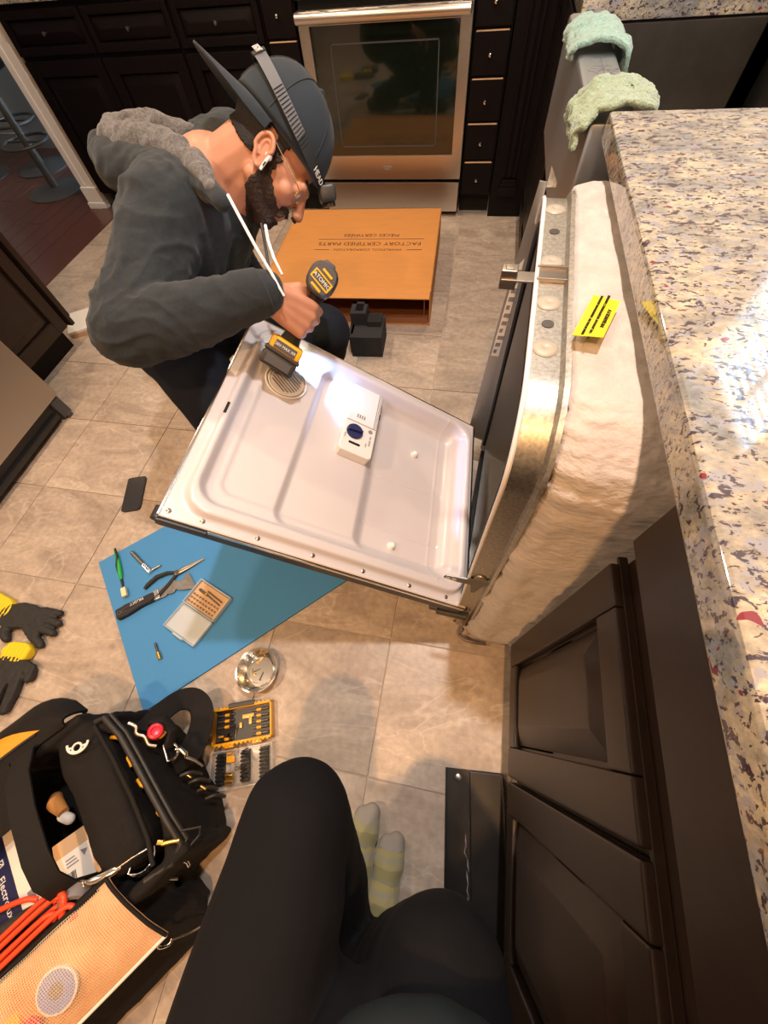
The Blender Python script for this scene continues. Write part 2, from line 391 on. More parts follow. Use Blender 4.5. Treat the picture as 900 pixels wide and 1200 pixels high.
    def obj(s, name, m, parent=None, smooth=True, angle=40, world=False, M=None, recalc=True):
        if recalc: bmesh.ops.recalc_face_normals(s.bm, faces=s.bm.faces)
        if M is not None: bmesh.ops.transform(s.bm, matrix=M, verts=s.bm.verts)
        if world and parent is not None:
            bmesh.ops.transform(s.bm, matrix=wm(parent).inverted(), verts=s.bm.verts)
        me = bpy.data.meshes.new(name); s.bm.to_mesh(me); s.bm.free()
        return link(name, me, m, parent, smooth, angle)

def wm(o):
    m = o.matrix_basis.copy()
    while o.parent: o = o.parent; m = o.matrix_basis @ m
    return m
def link(name, me, m, parent=None, smooth=True, angle=40):
    if m is not None:
        me.materials.clear(); me.materials.append(MATS[m] if isinstance(m, str) else m)
    if smooth and len(me.polygons):
        me.polygons.foreach_set('use_smooth', [True]*len(me.polygons))
        me.set_sharp_from_angle(angle=radians(angle))
    o = bpy.data.objects.new(name, me); COL.objects.link(o)
    if smooth and 5 < len(me.polygons) < 700:
        w = o.modifiers.new('flat_faces', 'WEIGHTED_NORMAL'); w.keep_sharp = True; w.weight = 100
    if parent is not None: o.parent = parent
    return o
def tag(o, label=None, cat=None, group=None, kind=None):
    for k, v in (('label', label), ('category', cat), ('group', group), ('kind', kind)):
        if v: o[k] = v
    return o
def thing(name, label, cat, M=(0, 0, 0), group=None):
    o = bpy.data.objects.new(name, None); COL.objects.link(o); o.empty_display_size = 0.05
    o.matrix_basis = M if isinstance(M, Matrix) else Matrix.Translation(M)
    return tag(o, label, cat, group)
def part_label(o, label): o['label'] = label; return o
def copy_part(src, parent, loc=None, rot=None):
    c = src.copy(); COL.objects.link(c); c.parent = parent
    if loc is not None: c.location = loc
    if rot is not None: c.rotation_euler = rot
    return c

def blob(g, voxel, smooth=6, factor=0.5):
    """fuse overlapping shapes into one continuous surface"""
    bmesh.ops.recalc_face_normals(g.bm, faces=g.bm.faces)
    me = bpy.data.meshes.new('tmp'); g.bm.to_mesh(me); g.bm.free()
    o = bpy.data.objects.new('tmp', me); COL.objects.link(o)
    r = o.modifiers.new('r', 'REMESH'); r.mode = 'VOXEL'; r.voxel_size = voxel
    if smooth:
        k = o.modifiers.new('s', 'SMOOTH'); k.factor = factor; k.iterations = smooth
    dg = bpy.context.evaluated_depsgraph_get()
    out = bpy.data.meshes.new_from_object(o.evaluated_get(dg))
    bpy.data.objects.remove(o); bpy.data.meshes.remove(me)
    return out
def displace(me, fn):
    me.update()
    nr = [v.normal.copy() for v in me.vertices]
    for v, n in zip(me.vertices, nr):
        v.co = v.co + n * fn(v.co)
    me.update()
def localise(me, parent): me.transform(wm(parent).inverted()); return me

def words(s, size, M, m, parent, extrude=0.0006, align='CENTER', spacing=1.0, name='printed_text', shear=0.0, bold=0.0):
    c = bpy.data.curves.new('txt', 'FONT'); c.body = s; c.size = size; c.align_x = align; c.align_y = 'CENTER'
    c.extrude = extrude; c.space_character = spacing; c.shear = shear; c.offset = bold; c.resolution_u = 2
    o = bpy.data.objects.new('txt', c); COL.objects.link(o)
    dg = bpy.context.evaluated_depsgraph_get()
    me = bpy.data.meshes.new_from_object(o.evaluated_get(dg))
    bpy.data.objects.remove(o); bpy.data.curves.remove(c)
    me.transform(M)
    return link(name, me, m, parent, smooth=False)

# ================================================================ THE SETTING
def struct(name, g, m, **k):
    o = g.obj(name, m, **k); o['kind'] = 'structure'; return o

g = G(); g.b2((-2.52, -2.3, -0.06), (0.87, 3.34, -0.004))
floor = struct('floor', g, 'grout')
xs = [-2.52, -2.27, -1.915, -1.56, -1.19, -0.825, -0.46, -0.10, 0.26, 0.62, 0.87]
ys = [-2.3 + 0.0] + [-0.137 + 0.348*k for k in range(-6, 10)] + [3.34]
tile_cache = {}
def tile(x0, x1, y0, y1):
    w, d = round(x1-x0, 3), round(y1-y0, 3)
    if w < 0.02 or d < 0.02: return
    if (w, d) not in tile_cache:
        g = G(); g.prism([(-w/2+.0016, -d/2+.0016), (w/2-.0016, -d/2+.0016), (w/2-.0016, d/2-.0016), (-w/2+.0016, d/2-.0016)], -0.004, 0.0, bev=0.0012)
        o = g.obj('tile', 'tile', floor); tile_cache[(w, d)] = o
    else:
        o = copy_part(tile_cache[(w, d)], floor)
    o.location = ((x0+x1)/2, (y0+y1)/2, 0)
for i in range(len(xs)-1):
    col = list(ys)
    if i == 7: col = [y for y in ys if not any(abs(y - q) < 0.02 for q in (1.603, 1.951))]
    for a, b in zip(col[:-1], col[1:]):
        if b > -1.4: tile(xs[i], xs[i+1], a, b)

# hardwood of the next room
g = G(); g.b2((-4.62, 0.9, -0.06), (-2.52, 3.82, -0.006))
wood = struct('floor_next_room', g, 'cavity_black')
k = 0; first = None; x = -4.62
while x < -2.53:
    y = 0.9 - random.random()*0.8
    while y < 3.8:
        y1 = min(y + 1.15, 3.82); y0 = max(y, 0.9)
        if y1 - y0 > 0.05:
            if first is None:
                g = G(); g.prism([(-.0585, -.499), (.0585, -.499), (.0585, .499), (-.0585, .499)], -0.006, 0.0, bev=0.001)
                o = first = g.obj('plank', 'hardwood', wood)
            else: o = copy_part(first, wood)
            o.location = (x+.06, (y0+y1)/2, 0); o.scale = (1, (y1-y0), 1)
        y += 1.15
    x += 0.12

g = G(); g.b2((-2.60, 1.42, -.004), (-2.44, 2.76, .004), .002); struct('trim_2', g, 'hardwood')
def wallbox(name, boxes, m):
    g = G()
    for a, b in boxes: g.b2(a, b)
    return struct(name, g, m, smooth=False)
wallbox('ceiling', [((-4.62, -2.3, 2.45), (0.97, 3.9, 2.5))], 'ceiling_paint')
wallbox('wall_back', [((-2.7, 3.34, 0), (0.97, 3.44, 2.45))], 'wall_paint')
wallbox('wall_front', [((-2.7, -2.4, 0), (0.97, -2.3, 2.45))], 'wall_paint')
WY0, WY1, WZ0, WZ1 = 0.86, 1.36, 1.08, 1.86
wallbox('wall_right', [((0.87, -2.3, 0), (0.97, WY0, 2.45)), ((0.87, WY1, 0), (0.97, 3.34, 2.45)),
                       ((0.87, WY0, 0), (0.97, WY1, WZ0)), ((0.87, WY0, WZ1), (0.97, WY1, 2.45))], 'wall_paint')
wallbox('wall_left', [((-2.66, -2.3, 0), (-2.54, 1.44, 2.45)), ((-2.70, 2.80, 0), (-2.58, 3.34, 2.45)),
                      ((-2.66, 1.44, 2.08), (-2.54, 2.80, 2.45))], 'wall_paint')
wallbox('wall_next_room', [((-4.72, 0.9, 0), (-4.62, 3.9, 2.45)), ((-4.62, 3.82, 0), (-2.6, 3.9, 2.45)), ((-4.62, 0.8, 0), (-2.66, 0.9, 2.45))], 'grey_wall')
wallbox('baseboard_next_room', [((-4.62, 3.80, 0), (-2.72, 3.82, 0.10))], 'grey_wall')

# white cased end of the doorway
g = G(); g.b2((-2.69, 2.775, 0.0), (-2.565, 2.80, 2.10), .004); g.b2((-2.672, 2.77, 0.13), (-2.645, 2.776, 2.1), .002); g.b2((-2.615, 2.77, .13), (-2.588, 2.776, 2.1), .002)
trim = struct('trim_1', g, 'white_paint')
g = G(); g.b2((-2.70, 2.755, 0.0), (-2.56, 2.80, 0.035), .003); g.b2((-2.693, 2.762, 0.035), (-2.567, 2.80, 0.12), .004)
o = g.obj('plinth_block', 'white_paint', trim)

# window above the sink, with its blind
win = bpy.data.objects.new('window_1', None); COL.objects.link(win); win['kind'] = 'structure'; win.location = (0.90, 1.11, 1.47)
g = G()
for a, b in (((.86, WY0-.05, WZ0-.05), (.93, WY0+.02, WZ1+.05)), ((.86, WY1-.02, WZ0-.05), (.93, WY1+.05, WZ1+.05)),
             ((.86, WY0, WZ0-.05), (.93, WY1, WZ0+.02)), ((.86, WY0, WZ1-.02), (.93, WY1, WZ1+.05)), ((.915, 1.10, WZ0), (.93, 1.118, WZ1)), ((.915, WY0, 1.50), (.93, WY1, 1.518))): g.b2(a, b, .003)
g.obj('window_frame', 'window_frame', win, world=True)
g = G(); g.b2((.934, WY0, WZ0), (.937, WY1, WZ1)); g.obj('pane', 'glass_pane', win, world=True)
s0 = None; z = WZ0 + .03
while z < WZ1 - 0.02:
    if s0 is None:
        g = G(); g.box((0, 0, 0), (.024, WY1-WY0-.05, .0022)); s0 = g.obj('slat', 'blind_white', win)
        o = s0
    else: o = copy_part(s0, win)
    o.location = (-.02, 0, z-1.47)
    o.rotation_euler = (0, radians(48 if z > 1.66 else -24), 0)
    z += 0.03

# ================================================================ CABINETS
def raised_door(w, h, fr=0.058, t=0.020):
    """raised-panel front, face towards +z, centred on the origin"""
    g = G()
    g.b2((-w/2, -h/2, -t), (w/2, h/2, -0.013))
    for a, b in (((-w/2, -h/2), (-w/2+fr, h/2)), ((w/2-fr, -h/2), (w/2, h/2)), ((-w/2+fr, -h/2), (w/2-fr, -h/2+fr)), ((-w/2+fr, h/2-fr), (w/2-fr, h/2))):
        g.b2((a[0], a[1], -0.014), (b[0], b[1], 0), .004)
    iw, ih = w/2-fr-.004, h/2-fr-.004; k = 0.036
    rings = [[(sx*(iw-d), sy*(ih-d), z) for sx, sy in ((-1, -1), (1, -1), (1, 1), (-1, 1))] for d, z in ((0, -.0125), (.003, -.0125), (k, .0005), (k+.004, .0015))]
    g.quadmesh(rings)
    return g
def slab(w, h, t=0.020, bev=.004):
    g = G(); g.b2((-w/2, -h/2, -t), (w/2, h/2, 0), bev); return g
def face_mx(axis, p):
    """matrix putting a front on a face: '-x' looks to -X, '-y' looks to -Y, '+x' looks to +X"""
    if axis == '-x': return frame(p, (0, -1, 0), (0, 0, 1))
    if axis == '+x': return frame(p, (0, 1, 0), (0, 0, 1))
    return frame(p, (1, 0, 0), (0, 0, 1))
def put(g, name, m, parent, M, **k):
    o = g.obj(name, m, parent, **k); o.matrix_basis = wm(parent).inverted() @ M; return o
def knob(parent, M, m='chrome', r=0.011):
    g = G(); g.lathe([(.004, 0), (.004, .010), (r*.8, .013), (r, .018), (r*.8, .023), (.001, .025)], n=16)
    o = g.obj('knob', m, parent); o.matrix_basis = M; return o

# run on the right: base cabinet beside the photographer
t = thing('base_cabinet', 'dark brown base cabinet with two raised panel doors at the right foreground', 'cabinet', (0.55, -0.4, 0))
g = G(); g.b2((.245, -1.25, .115), (.86, .230, .879), .002); g.b2((.236, -1.25, .862), (.25, .230, .879), .003); g.obj('carcass', 'espresso', t, world=True)
g = G(); g.b2((.305, -1.25, 0), (.86, .230, .115)); g.obj('toe_recess', 'espresso_shaded', t, world=True)
for y0, y1 in ((-.062, .228), (-.40, -.070), (-.80, -.408)):
    put(raised_door(y1-y0, .582), 'door', 'espresso', t, face_mx('-x', (.222, (y0+y1)/2, .416)))
put(slab(1.03, .094), 'drawer_front', 'espresso', t, face_mx('-x', (.222, -.283, .811)))
g = G(); g.b2((.229, -1.25, .860), (.245, .238, .866), .002); g.b2((.233, -1.25, .70), (.245, .238, .707), .002); g.obj('bead', 'espresso', t, world=True)

# sink cabinet and the corner beyond it
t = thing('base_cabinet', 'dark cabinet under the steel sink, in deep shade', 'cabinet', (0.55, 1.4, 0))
g = G(); g.b2((.245, .965, .115), (.86, 1.79, .64), .002); g.b2((.245, .965, .64), (.86, .985, .879)); g.b2((.245, 1.765, .64), (.86, 1.79, .879)); g.obj('carcass', 'espresso_shaded', t, world=True)
g = G(); g.b2((.305, .965, 0), (.86, 1.79, .115)); g.obj('toe_recess', 'espresso_shaded', t, world=True)
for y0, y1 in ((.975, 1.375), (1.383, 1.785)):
    put(raised_door(y1-y0, .50), 'door', 'espresso_shaded', t, face_mx('-x', (.222, (y0+y1)/2, .375)))
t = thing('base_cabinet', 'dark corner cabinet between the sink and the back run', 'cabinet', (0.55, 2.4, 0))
g = G(); g.b2((.235, 1.795, .115), (.86, 3.33, .879), .002); g.obj('carcass', 'espresso_shaded', t, world=True)
g = G(); g.b2((.305, 1.795, 0), (.86, 2.75, .115)); g.obj('toe_recess', 'espresso_shaded', t, world=True)
put(raised_door(.44, .73), 'door', 'espresso_shaded', t, face_mx('-x', (.212, 2.03, .49)))
put(raised_door(.38, .73), 'door', 'espresso_shaded', t, face_mx('-x', (.212, 2.46, .49)))

YF = 2.72
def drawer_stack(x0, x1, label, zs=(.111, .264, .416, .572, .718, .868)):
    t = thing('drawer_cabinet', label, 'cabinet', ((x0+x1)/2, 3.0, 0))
    g = G(); g.b2((x0, YF, .105), (x1, 3.33, .879), .002); g.obj('carcass', 'espresso_shaded', t, world=True)
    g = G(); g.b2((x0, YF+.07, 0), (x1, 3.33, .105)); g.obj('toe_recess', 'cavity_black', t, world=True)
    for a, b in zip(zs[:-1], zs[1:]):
        d = put(slab(x1-x0-.012, b-a-.012), 'drawer', 'espresso_shaded', t, face_mx('-y', ((x0+x1)/2, YF-.020, (a+b)/2)))
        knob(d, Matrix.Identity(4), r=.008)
        g = G(); g.b2((-(x1-x0)/2+.012, (b-a)/2-.007, -.016), ((x1-x0)/2-.012, (b-a)/2-.0045, .0012), .0005)  # lamplight on the dark drawer's top edge, painted as a tan strip
        part_label(g.obj('lit_edge_strip', 'cardboard_tan', d), 'pale strip standing for the lit top edge')
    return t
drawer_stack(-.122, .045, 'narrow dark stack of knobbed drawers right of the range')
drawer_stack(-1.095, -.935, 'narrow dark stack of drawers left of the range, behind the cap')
# fluted pilaster in the corner
t = thing('pilaster', 'dark fluted corner post with stepped foot right of the drawers', 'post', (.135, 2.75, 0))
g = G(); g.b2((.05, YF, 0), (.235, 3.3, .879)); g.b2((.10, YF-.018, .19), (.115, YF, .86), .003); g.b2((.125, YF-.018, .19), (.15, YF, .86), .004); g.b2((.16, YF-.018, .19), (.175, YF, .86), .003)
g.obj('shaft', 'espresso_shaded', t, world=True)
g = G(); g.b2((.09, YF-.030, .11), (.19, YF, .15), .003); g.b2((.095, YF-.025, .15), (.185, YF, .168), .003); g.b2((.10, YF-.022, .168), (.18, YF, .182), .003)
g.obj('stepped_foot', 'espresso_shaded', t, world=True)
# back run left of the range
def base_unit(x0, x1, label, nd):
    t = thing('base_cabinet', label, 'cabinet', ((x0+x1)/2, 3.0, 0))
    g = G(); g.b2((x0, YF, .105), (x1, 3.33, .879), .002); g.obj('carcass', 'espresso_shaded', t, world=True)
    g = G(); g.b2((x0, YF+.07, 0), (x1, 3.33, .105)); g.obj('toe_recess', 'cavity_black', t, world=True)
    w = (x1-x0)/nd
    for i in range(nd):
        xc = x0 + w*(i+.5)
        put(raised_door(w-.012, .575), 'door', 'espresso_shaded', t, face_mx('-y', (xc, YF-.020, .405)))
        d = put(raised_door(w-.012, .150, .03), 'drawer', 'espresso_shaded', t, face_mx('-y', (xc, YF-.020, .785)))
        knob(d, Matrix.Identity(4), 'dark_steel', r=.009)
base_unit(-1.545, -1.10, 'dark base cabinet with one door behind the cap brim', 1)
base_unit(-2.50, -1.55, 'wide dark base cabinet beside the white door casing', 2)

# left: dark cabinet with bevelled end and the refrigerator
t = thing('base_cabinet', 'dark brown base cabinet at the left edge beyond the steel refrigerator', 'cabinet', (-2.2, 1.2, 0))
g = G(); g.b2((-2.53, .96, .10), (-1.90, 1.385, .879), .002); g.obj('carcass', 'espresso', t, world=True)
g = G(); g.b2((-2.53, .96, 0), (-1.945, 1.37, .10)); g.obj('toe_recess', 'espresso_shaded', t, world=True)
put(raised_door(.41, .75), 'door', 'espresso', t, face_mx('+x', (-1.878, 1.165, .485)))
g = G(); g.b2((-1.97, 1.388, .10), (-1.872, 1.41, .879), .004); g.b2((-1.96, 1.41, .13), (-1.882, 1.425, .60), .005); g.obj('end_panel', 'espresso', t, world=True)
o = G().b2((-2.54, .95, .879), (-1.86, 1.44, .919), .006).obj('countertop', 'granite'); tag(o, 'short granite top on the left dark cabinet', 'countertop')

t = thing('refrigerator', 'stainless steel refrigerator front with black foot grille at left edge', 'refrigerator', (-2.1, .57, 0))
g = G(); g.b2((-2.53, .19, .05), (-1.72, .948, 1.76), .004); g.obj('cabinet_body', 'grey_plastic', t, world=True)
g = G(); g.b2((-1.715, .19, .105), (-1.655, .948, .70), .008); g.obj('freezer_drawer', 'stainless_vertical', t, world=True)
g = G(); g.b2((-1.715, .19, .71), (-1.655, .565, 1.76), .008); g.obj('door', 'stainless_vertical', t, world=True)
g = G(); g.b2((-1.715, .573, .71), (-1.655, .948, 1.76), .008); g.obj('door', 'stainless_vertical', t, world=True)
g = G(); g.b2((-1.75, .19, .02), (-1.685, .90, .095), .006); g.b2((-1.69, .19, .03), (-1.668, .885, .055), .004); g.obj('foot_grille', 'black_plastic', t, world=True)
g = G(); g.b2((-1.74, .895, .012), (-1.668, .945, .10), .006); g.b2((-1.70, .91, 0), (-1.665, .935, .02), .004); g.obj('hinge_foot', 'grey_plastic', t, world=True)
for y in (.25, .88):
    G().cyl((-2.4, y, 0), (-2.4, y, .05), .02, n=10).obj('leveling_foot', 'black_plastic', t, world=True)
    G().cyl((-1.8, y, 0), (-1.8, y, .05), .02, n=10).obj('leveling_foot', 'black_plastic', t, world=True)

# ================================================================ COUNTERTOPS, SINK
def counter(name, label, a, b):
    g = G(); g.b2(a, b, .006); return tag(g.obj(name, 'granite'), label, 'countertop')
counter('countertop', 'cream granite countertop with dark flecks and window reflection at right', (.200, -1.25, .880), (.868, .985, .920))
g = G(); g.b2((.205, 1.765, .880), (.868, 3.335, .920), .006)
tag(g.obj('countertop', 'granite'), 'granite countertop on the far side of the sink', 'countertop')
counter('countertop', 'short granite top between the range and the corner', (-.124, 2.69, .880), (.204, 3.335, .920))
counter('countertop', 'granite countertop over the dark cabinets left of the range', (-2.5, 2.69, .880), (-.93, 3.335, .920))

g = G(); g.b2((.742, .988, .880), (.868, 1.762, .920), .004); tag(g.obj('countertop', 'granite'), 'narrow granite ledge behind the steel sink under the window', 'countertop')
t = thing('apron_sink', 'stainless steel apron front sink between two granite counters', 'sink', (.5, 1.38, .66))
g = G()
y0, y1, x0, x1 = .992, 1.76, .175, .80

g.b2((x0+.085, y0, .655), (x0+.55, y0+.012, .878)); g.b2((x0+.085, y1-.012, .655), (x0+.55, y1, .878))
g.b2((x1-.08, y0, .655), (x1-.068, y1, .878)); g.b2((x0+.08, y0, .655), (x1-.068, y1, .667))
g.b2((x0+.50, y0, .655), (x1-.068, y0+.012, .878)); g.b2((x0+.50, y1-.012, .655), (x1-.068, y1, .878))
g.obj('basin', 'sink_steel', t, world=True)
g = G(); g.b2((x0, y0, .655), (x0+.085, y1, .902), .010); part_label(g.obj('apron', 'window_lit_steel', t, world=True), 'apron front with a wide flat ledge')
# etched mark on the ledge: a small cross above a tangled crest
g = G(); P = (.222, 1.27, .9015)
for s, e in (((0, .05), (0, .10)), ((-.012, .085), (.012, .085)), ((-.006, .068), (.006, .068)), ((-.03, .0), (.03, .012)), ((-.026, .02), (.028, -.005)), ((-.02, .035), (.02, .03)),
             ((-.015, -.01), (.012, .04)), ((.015, -.012), (-.012, .04)), ((-.032, .01), (-.01, -.02)), ((.03, .012), (.008, -.022)), ((-.02, -.022), (.02, -.018)), ((0, -.02), (0, .045))):
    g.tube([(P[0]+s[0], P[1]+s[1], P[2]), (P[0]+e[0], P[1]+e[1], P[2])], .0010, 5)
g.obj('etched_mark', 'ink_dark', t, world=True)

def towel(name, label, m, path, w, seed, amp=.008):
    """thick terry cloth draped along a path across the ledge: path = [(x,z)], w = (y0,y1)"""
    pts = [Vector((p[0], 0, p[1])) for p in path]
    def fn(u, v):
        k = u*(len(pts)-1); i = min(int(k), len(pts)-2); f = k-i
        p = pts[i].lerp(pts[i+1], f); tg = (pts[i+1]-pts[i]).normalized(); nn = Vector((-tg.z, 0, tg.x))
        wob = noise.noise(Vector((u*3.1, v*4.3, seed)))*.022 + noise.noise(Vector((u*9, v*11, seed+5)))*amp
        edge = .012*noise.noise(Vector((u*5, seed, 2)))
        y = w[0] + (w[1]-w[0])*v + (edge if v > .5 else -edge) + (u-.5)*w[2]
        return Vector((p.x, y, p.z)) + nn*(abs(wob)*.8+.006)
    g = G(); g.sheet(fn, 40, 34, .009)
    bmesh.ops.recalc_face_normals(g.bm, faces=g.bm.faces)
    me = bpy.data.meshes.new(name); g.bm.to_mesh(me); g.bm.free()
    displace(me, lambda c: .0022*noise.noise(c*260))
    o = link(name, me, m, None, True, 180); tag(o, label, 'towel', 'terry towels on the sink ledge'); return o
towel('towel', 'pale aqua terry towel draped over the far end of the sink ledge', 'towel_aqua', [(.166, .892), (.168, .905), (.178, .916), (.210, .922), (.250, .920), (.276, .908), (.287, .86), (.288, .80)], (1.375, 1.575, -.02), 3.0)
towel('towel', 'olive green terry towel hanging over the near end of the sink ledge', 'towel_green', [(.157, .872), (.161, .892), (.170, .908), (.19, .918), (.235, .922), (.270, .912), (.288, .893)], (.985, 1.125, .05), 8.0, .012)

# ================================================================ RANGE
t = thing('range_oven', 'stainless steel range with dark glass oven door and bottom drawer', 'oven', (-.53, 3.0, 0))
X0, X1 = -.925, -.13
g = G(); g.b2((X0, 2.735, .03), (X1, 3.32, .91), .003); g.obj('range_body', 'cavity_black', t, world=True)
for x in (X0+.05, X1-.05):
    for y in (2.78, 3.27): G().cyl((x, y, 0), (x, y, .035), .018, n=10).obj('leveling_foot', 'black_plastic', t, world=True)
g = G()
for a, b in (((X0, .19), (X0+.052, .80)), ((X1-.052, .19), (X1, .80)), ((X0+.05, .19), (X1-.05, .295)), ((X0+.05, .755), (X1-.05, .80))):
    g.b2((a[0], 2.69, a[1]), (b[0], 2.735, b[1]), .002)
door = g.obj('oven_door', 'stainless', t, world=True)
g = G(); g.b2((X0+.045, 2.697, .29), (X1-.045, 2.72, .76)); part_label(g.obj('oven_glass', 'oven_glass', door, world=True), 'black glass window')
g = G()
for a, b in (((X0+.14, .33), (X0+.145, .70)), ((X1-.145, .33), (X1-.14, .70)), ((X0+.14, .33), (X1-.14, .335)), ((X0+.14, .695), (X1-.14, .70))): g.b2((a[0], 2.6955, a[1]), (b[0], 2.6975, b[1]))
g.obj('inner_frame_line', 'grey_plastic', door, world=True)
g = G(); g.tube([(X0+.01, 2.645, .785), ((X0+X1)/2, 2.635, .787), (X1-.01, 2.645, .785)], .020, 14); g.b2((X0+.005, 2.64, .768), (X0+.05, 2.70, .802), .004); g.b2((X1-.05, 2.64, .768), (X1-.005, 2.70, .802), .004)
g.obj('handle', 'stainless', door, world=True)
g = G()
g.tube([(-.535+.022*cos(a), 2.688, .243+.007*sin(a)) for a in [i*pi/9 for i in range(16)]], .0014, 6); g.tube([(-.548, 2.688, .243), (-.535, 2.688, .25), (-.522, 2.688, .24)], .0014, 6)
g.obj('emblem', 'ink_grey', door, world=True)
g = G(); g.b2((X0+.004, 2.70, .03), (X1-.004, 2.735, .172), .003); g.obj('bottom_drawer', 'stainless', t, world=True)
g = G(); g.b2((X0, 2.69, .83), (X1, 2.74, .925), .006); g.obj('control_panel', 'stainless', t, world=True)
for i in range(5):
    g = G(); g.cyl((X0+.12+i*.138, 2.69, .88), (X0+.12+i*.138, 2.655, .88), .021, .018, 18); g.obj('burner_knob', 'stainless', t, world=True)
g = G(); g.b2((X0, 2.74, .91), (X1, 3.31, .922), .003); g.obj('cooktop', 'oven_glass', t, world=True)

# ================================================================ NEXT ROOM: bar stools
def bar_stool(x, y, label):
    t = thing('bar_stool', label, 'stool', (x, y, 0), 'bar stools in the next room')
    G().lathe([(.001, 0), (.20, 0), (.20, .008), (.17, .016), (.03, .028), (.001, .03)], n=36).obj('base', 'stool_metal', t)
    G().cyl((0, 0, .025), (0, 0, .62), .025, .022, 14).obj('pole', 'stool_metal', t)
    G().tube([(.15*cos(a), .15*sin(a), .28) for a in [i*pi/10 for i in range(20)]], .009, 8, True).cyl((-.15, 0, .28), (.15, 0, .28), .006, n=8).obj('foot_ring', 'stool_metal', t)
    g = G(); g.lathe([(.001, .60), (.16, .61), (.195, .64), (.195, .67), (.17, .69), (.001, .70)], n=28); g.obj('seat', 'bag_fabric', t)
    g = G(); g.tube([(.19*cos(a), .19*sin(a), .80) for a in [pi*.1+i*pi*.8/10 for i in range(11)]], .05, 8, flat=1.6); g.obj('backrest', 'bag_fabric', t)
bar_stool(-4.0, 3.25, 'dark round based bar stool nearest the left photo edge')
bar_stool(-3.15, 3.02, 'dark round based bar stool nearest the white door casing')
bar_stool(-3.55, 3.42, 'bar stool with a thin ring base farthest back in the next room')

# ================================================================ DISHWASHER (pulled out, door half open)
YAW = -radians(3.6)
DW = Matrix.Translation((.075, .285, 0)) @ Matrix.Rotation(YAW, 4, 'Z')
dw = thing('dishwasher', 'pulled out dishwasher with galvanised frame, fluffy insulation and white inner door open', 'dishwasher', DW)
TW, TH, R0 = .625, .858, .105      # tub width, height, top corner radius
def collar(x, inset, z0, n=10):
    """open-bottomed outline of the tub at depth x"""
    y0, y1, zt, r = inset, TW-inset, TH-inset, R0-inset*.6; o = [(x, y0, z0)]
    for i in range(n+1):
        a = pi - pi/2*i/n; o.append((x, y0+r+r*cos(a), zt-r+r*sin(a)))
    for i in range(n+1):
        a = pi/2 - pi/2*i/n; o.append((x, y1-r+r*cos(a), zt-r+r*sin(a)))
    o.append((x, y1, z0)); return o
g = G()
rings = [collar(x, i, .06) for x, i in ((.000, -.004), (.000, 0), (.036, 0), (.040, -.008), (.046, -.010), (.050, .004), (.56, .006))]
g.quadmesh(rings, closed=False)
# folded sheet tab standing at the far end
g.sheet(lambda u, v: (.002+.016*v, TW-.012+.004*u, .845+.03*u*(1-.8*v)), 4, 6, .0012)
part_label(g.obj('outer_frame', 'galvanised', dw, recalc=True), 'spangled galvanised steel collar')
g = G()
g.quadmesh([collar(x, i, .10) for x, i in ((.002, .001), (.001, .012), (.001, .030), (.012, .034), (.52, .05))], closed=False)
g.b2((.52, .05, .10), (.525, TW-.05, TH-.05)); g.b2((.012, .03, .098), (.52, TW-.03, .11))
g.obj('tub_interior', 'tub_steel', dw)
g = G(); g.tube(collar(.004, .0325, .13), .0055, 8); g.obj('door_gasket', 'gasket', dw)
g = G(); g.tube(collar(-.001, .0, .075), .0035, 8); part_label(g.obj('front_lip', 'white_plastic', dw), 'pale bent front edge of the collar')
g = G(); g.b2((.03, .02, .0), (.55, TW-.02, .07)); g.b2((.0, .0, .03), (.04, TW, .06), .003); g.obj('base_pan', 'black_plastic', dw)
# upright trim plate at the far side of the opening, with the service label
g = G(); TM = frame((0, TW-.004, 0), (1, 0, 0), (0, 0, 1)); g.prism([(.002, .85), (-.012, .852), (-.030, .62), (-.058, .14), (.002, .12)], 0, .004, TM, .001); part_label(g.obj('side_trim', 'tub_steel', dw), 'grey upright trim plate')
g = G(); LQ = [(-.006, .72), (-.019, .70), (-.034, .47), (-.014, .47)]; g.prism(LQ, .0041, .0046, TM); lab = part_label(g.obj('service_label', 'paper_white', dw), 'grey and black printed service label')
g = G()
for k in range(11):
    g.prism([(-.0305+.0013*k, .480+k*.0205), (-.0305+.0013*k+.008+.0045*((k*7) % 3), .480+k*.0205), (-.0292+.0013*k+.008+.0045*((k*7) % 3), .491+k*.0205), (-.0292+.0013*k, .491+k*.0205)], .0047, .0050, TM)
g.obj('printed_block', 'ink_grey', lab)
# clinched round spots and holes on the top strip
def rosette(y, r=.020, m='clinch'):
    g = G(); M = frame((.0175, y, TH+.0005), (1, 0, 0), (0, 1, 0))
    g.quadmesh([[M @ Vector((rr*cos(a)*(1+.10*noise.noise(Vector((cos(a)*2, sin(a)*2, y*40)))), rr*sin(a)*(1+.10*noise.noise(Vector((sin(a)*2, cos(a)*2, y*30)))), z)) for a in [2*pi*i/22 for i in range(22)]]
                for rr, z in ((r*1.18, 0), (r*1.08, .0012), (r*.95, .0022), (r*.5, .003), (r*.28, .0016), (.0004, .0013))])
    return part_label(g.obj('clinch_spot', m, dw), 'pale sealed clinch spot')
for y in (.50, .345, .245, .152): rosette(y, .0135)
g = G()
for y in (.43, .20):
    g.lathe([(.008, 0), (.0078, .0008), (.0001, .0008)], frame((.0185, y, TH+.0003), (1, 0, 0), (0, 1, 0)), 16)
g.obj('punched_hole', 'dark_steel', dw)
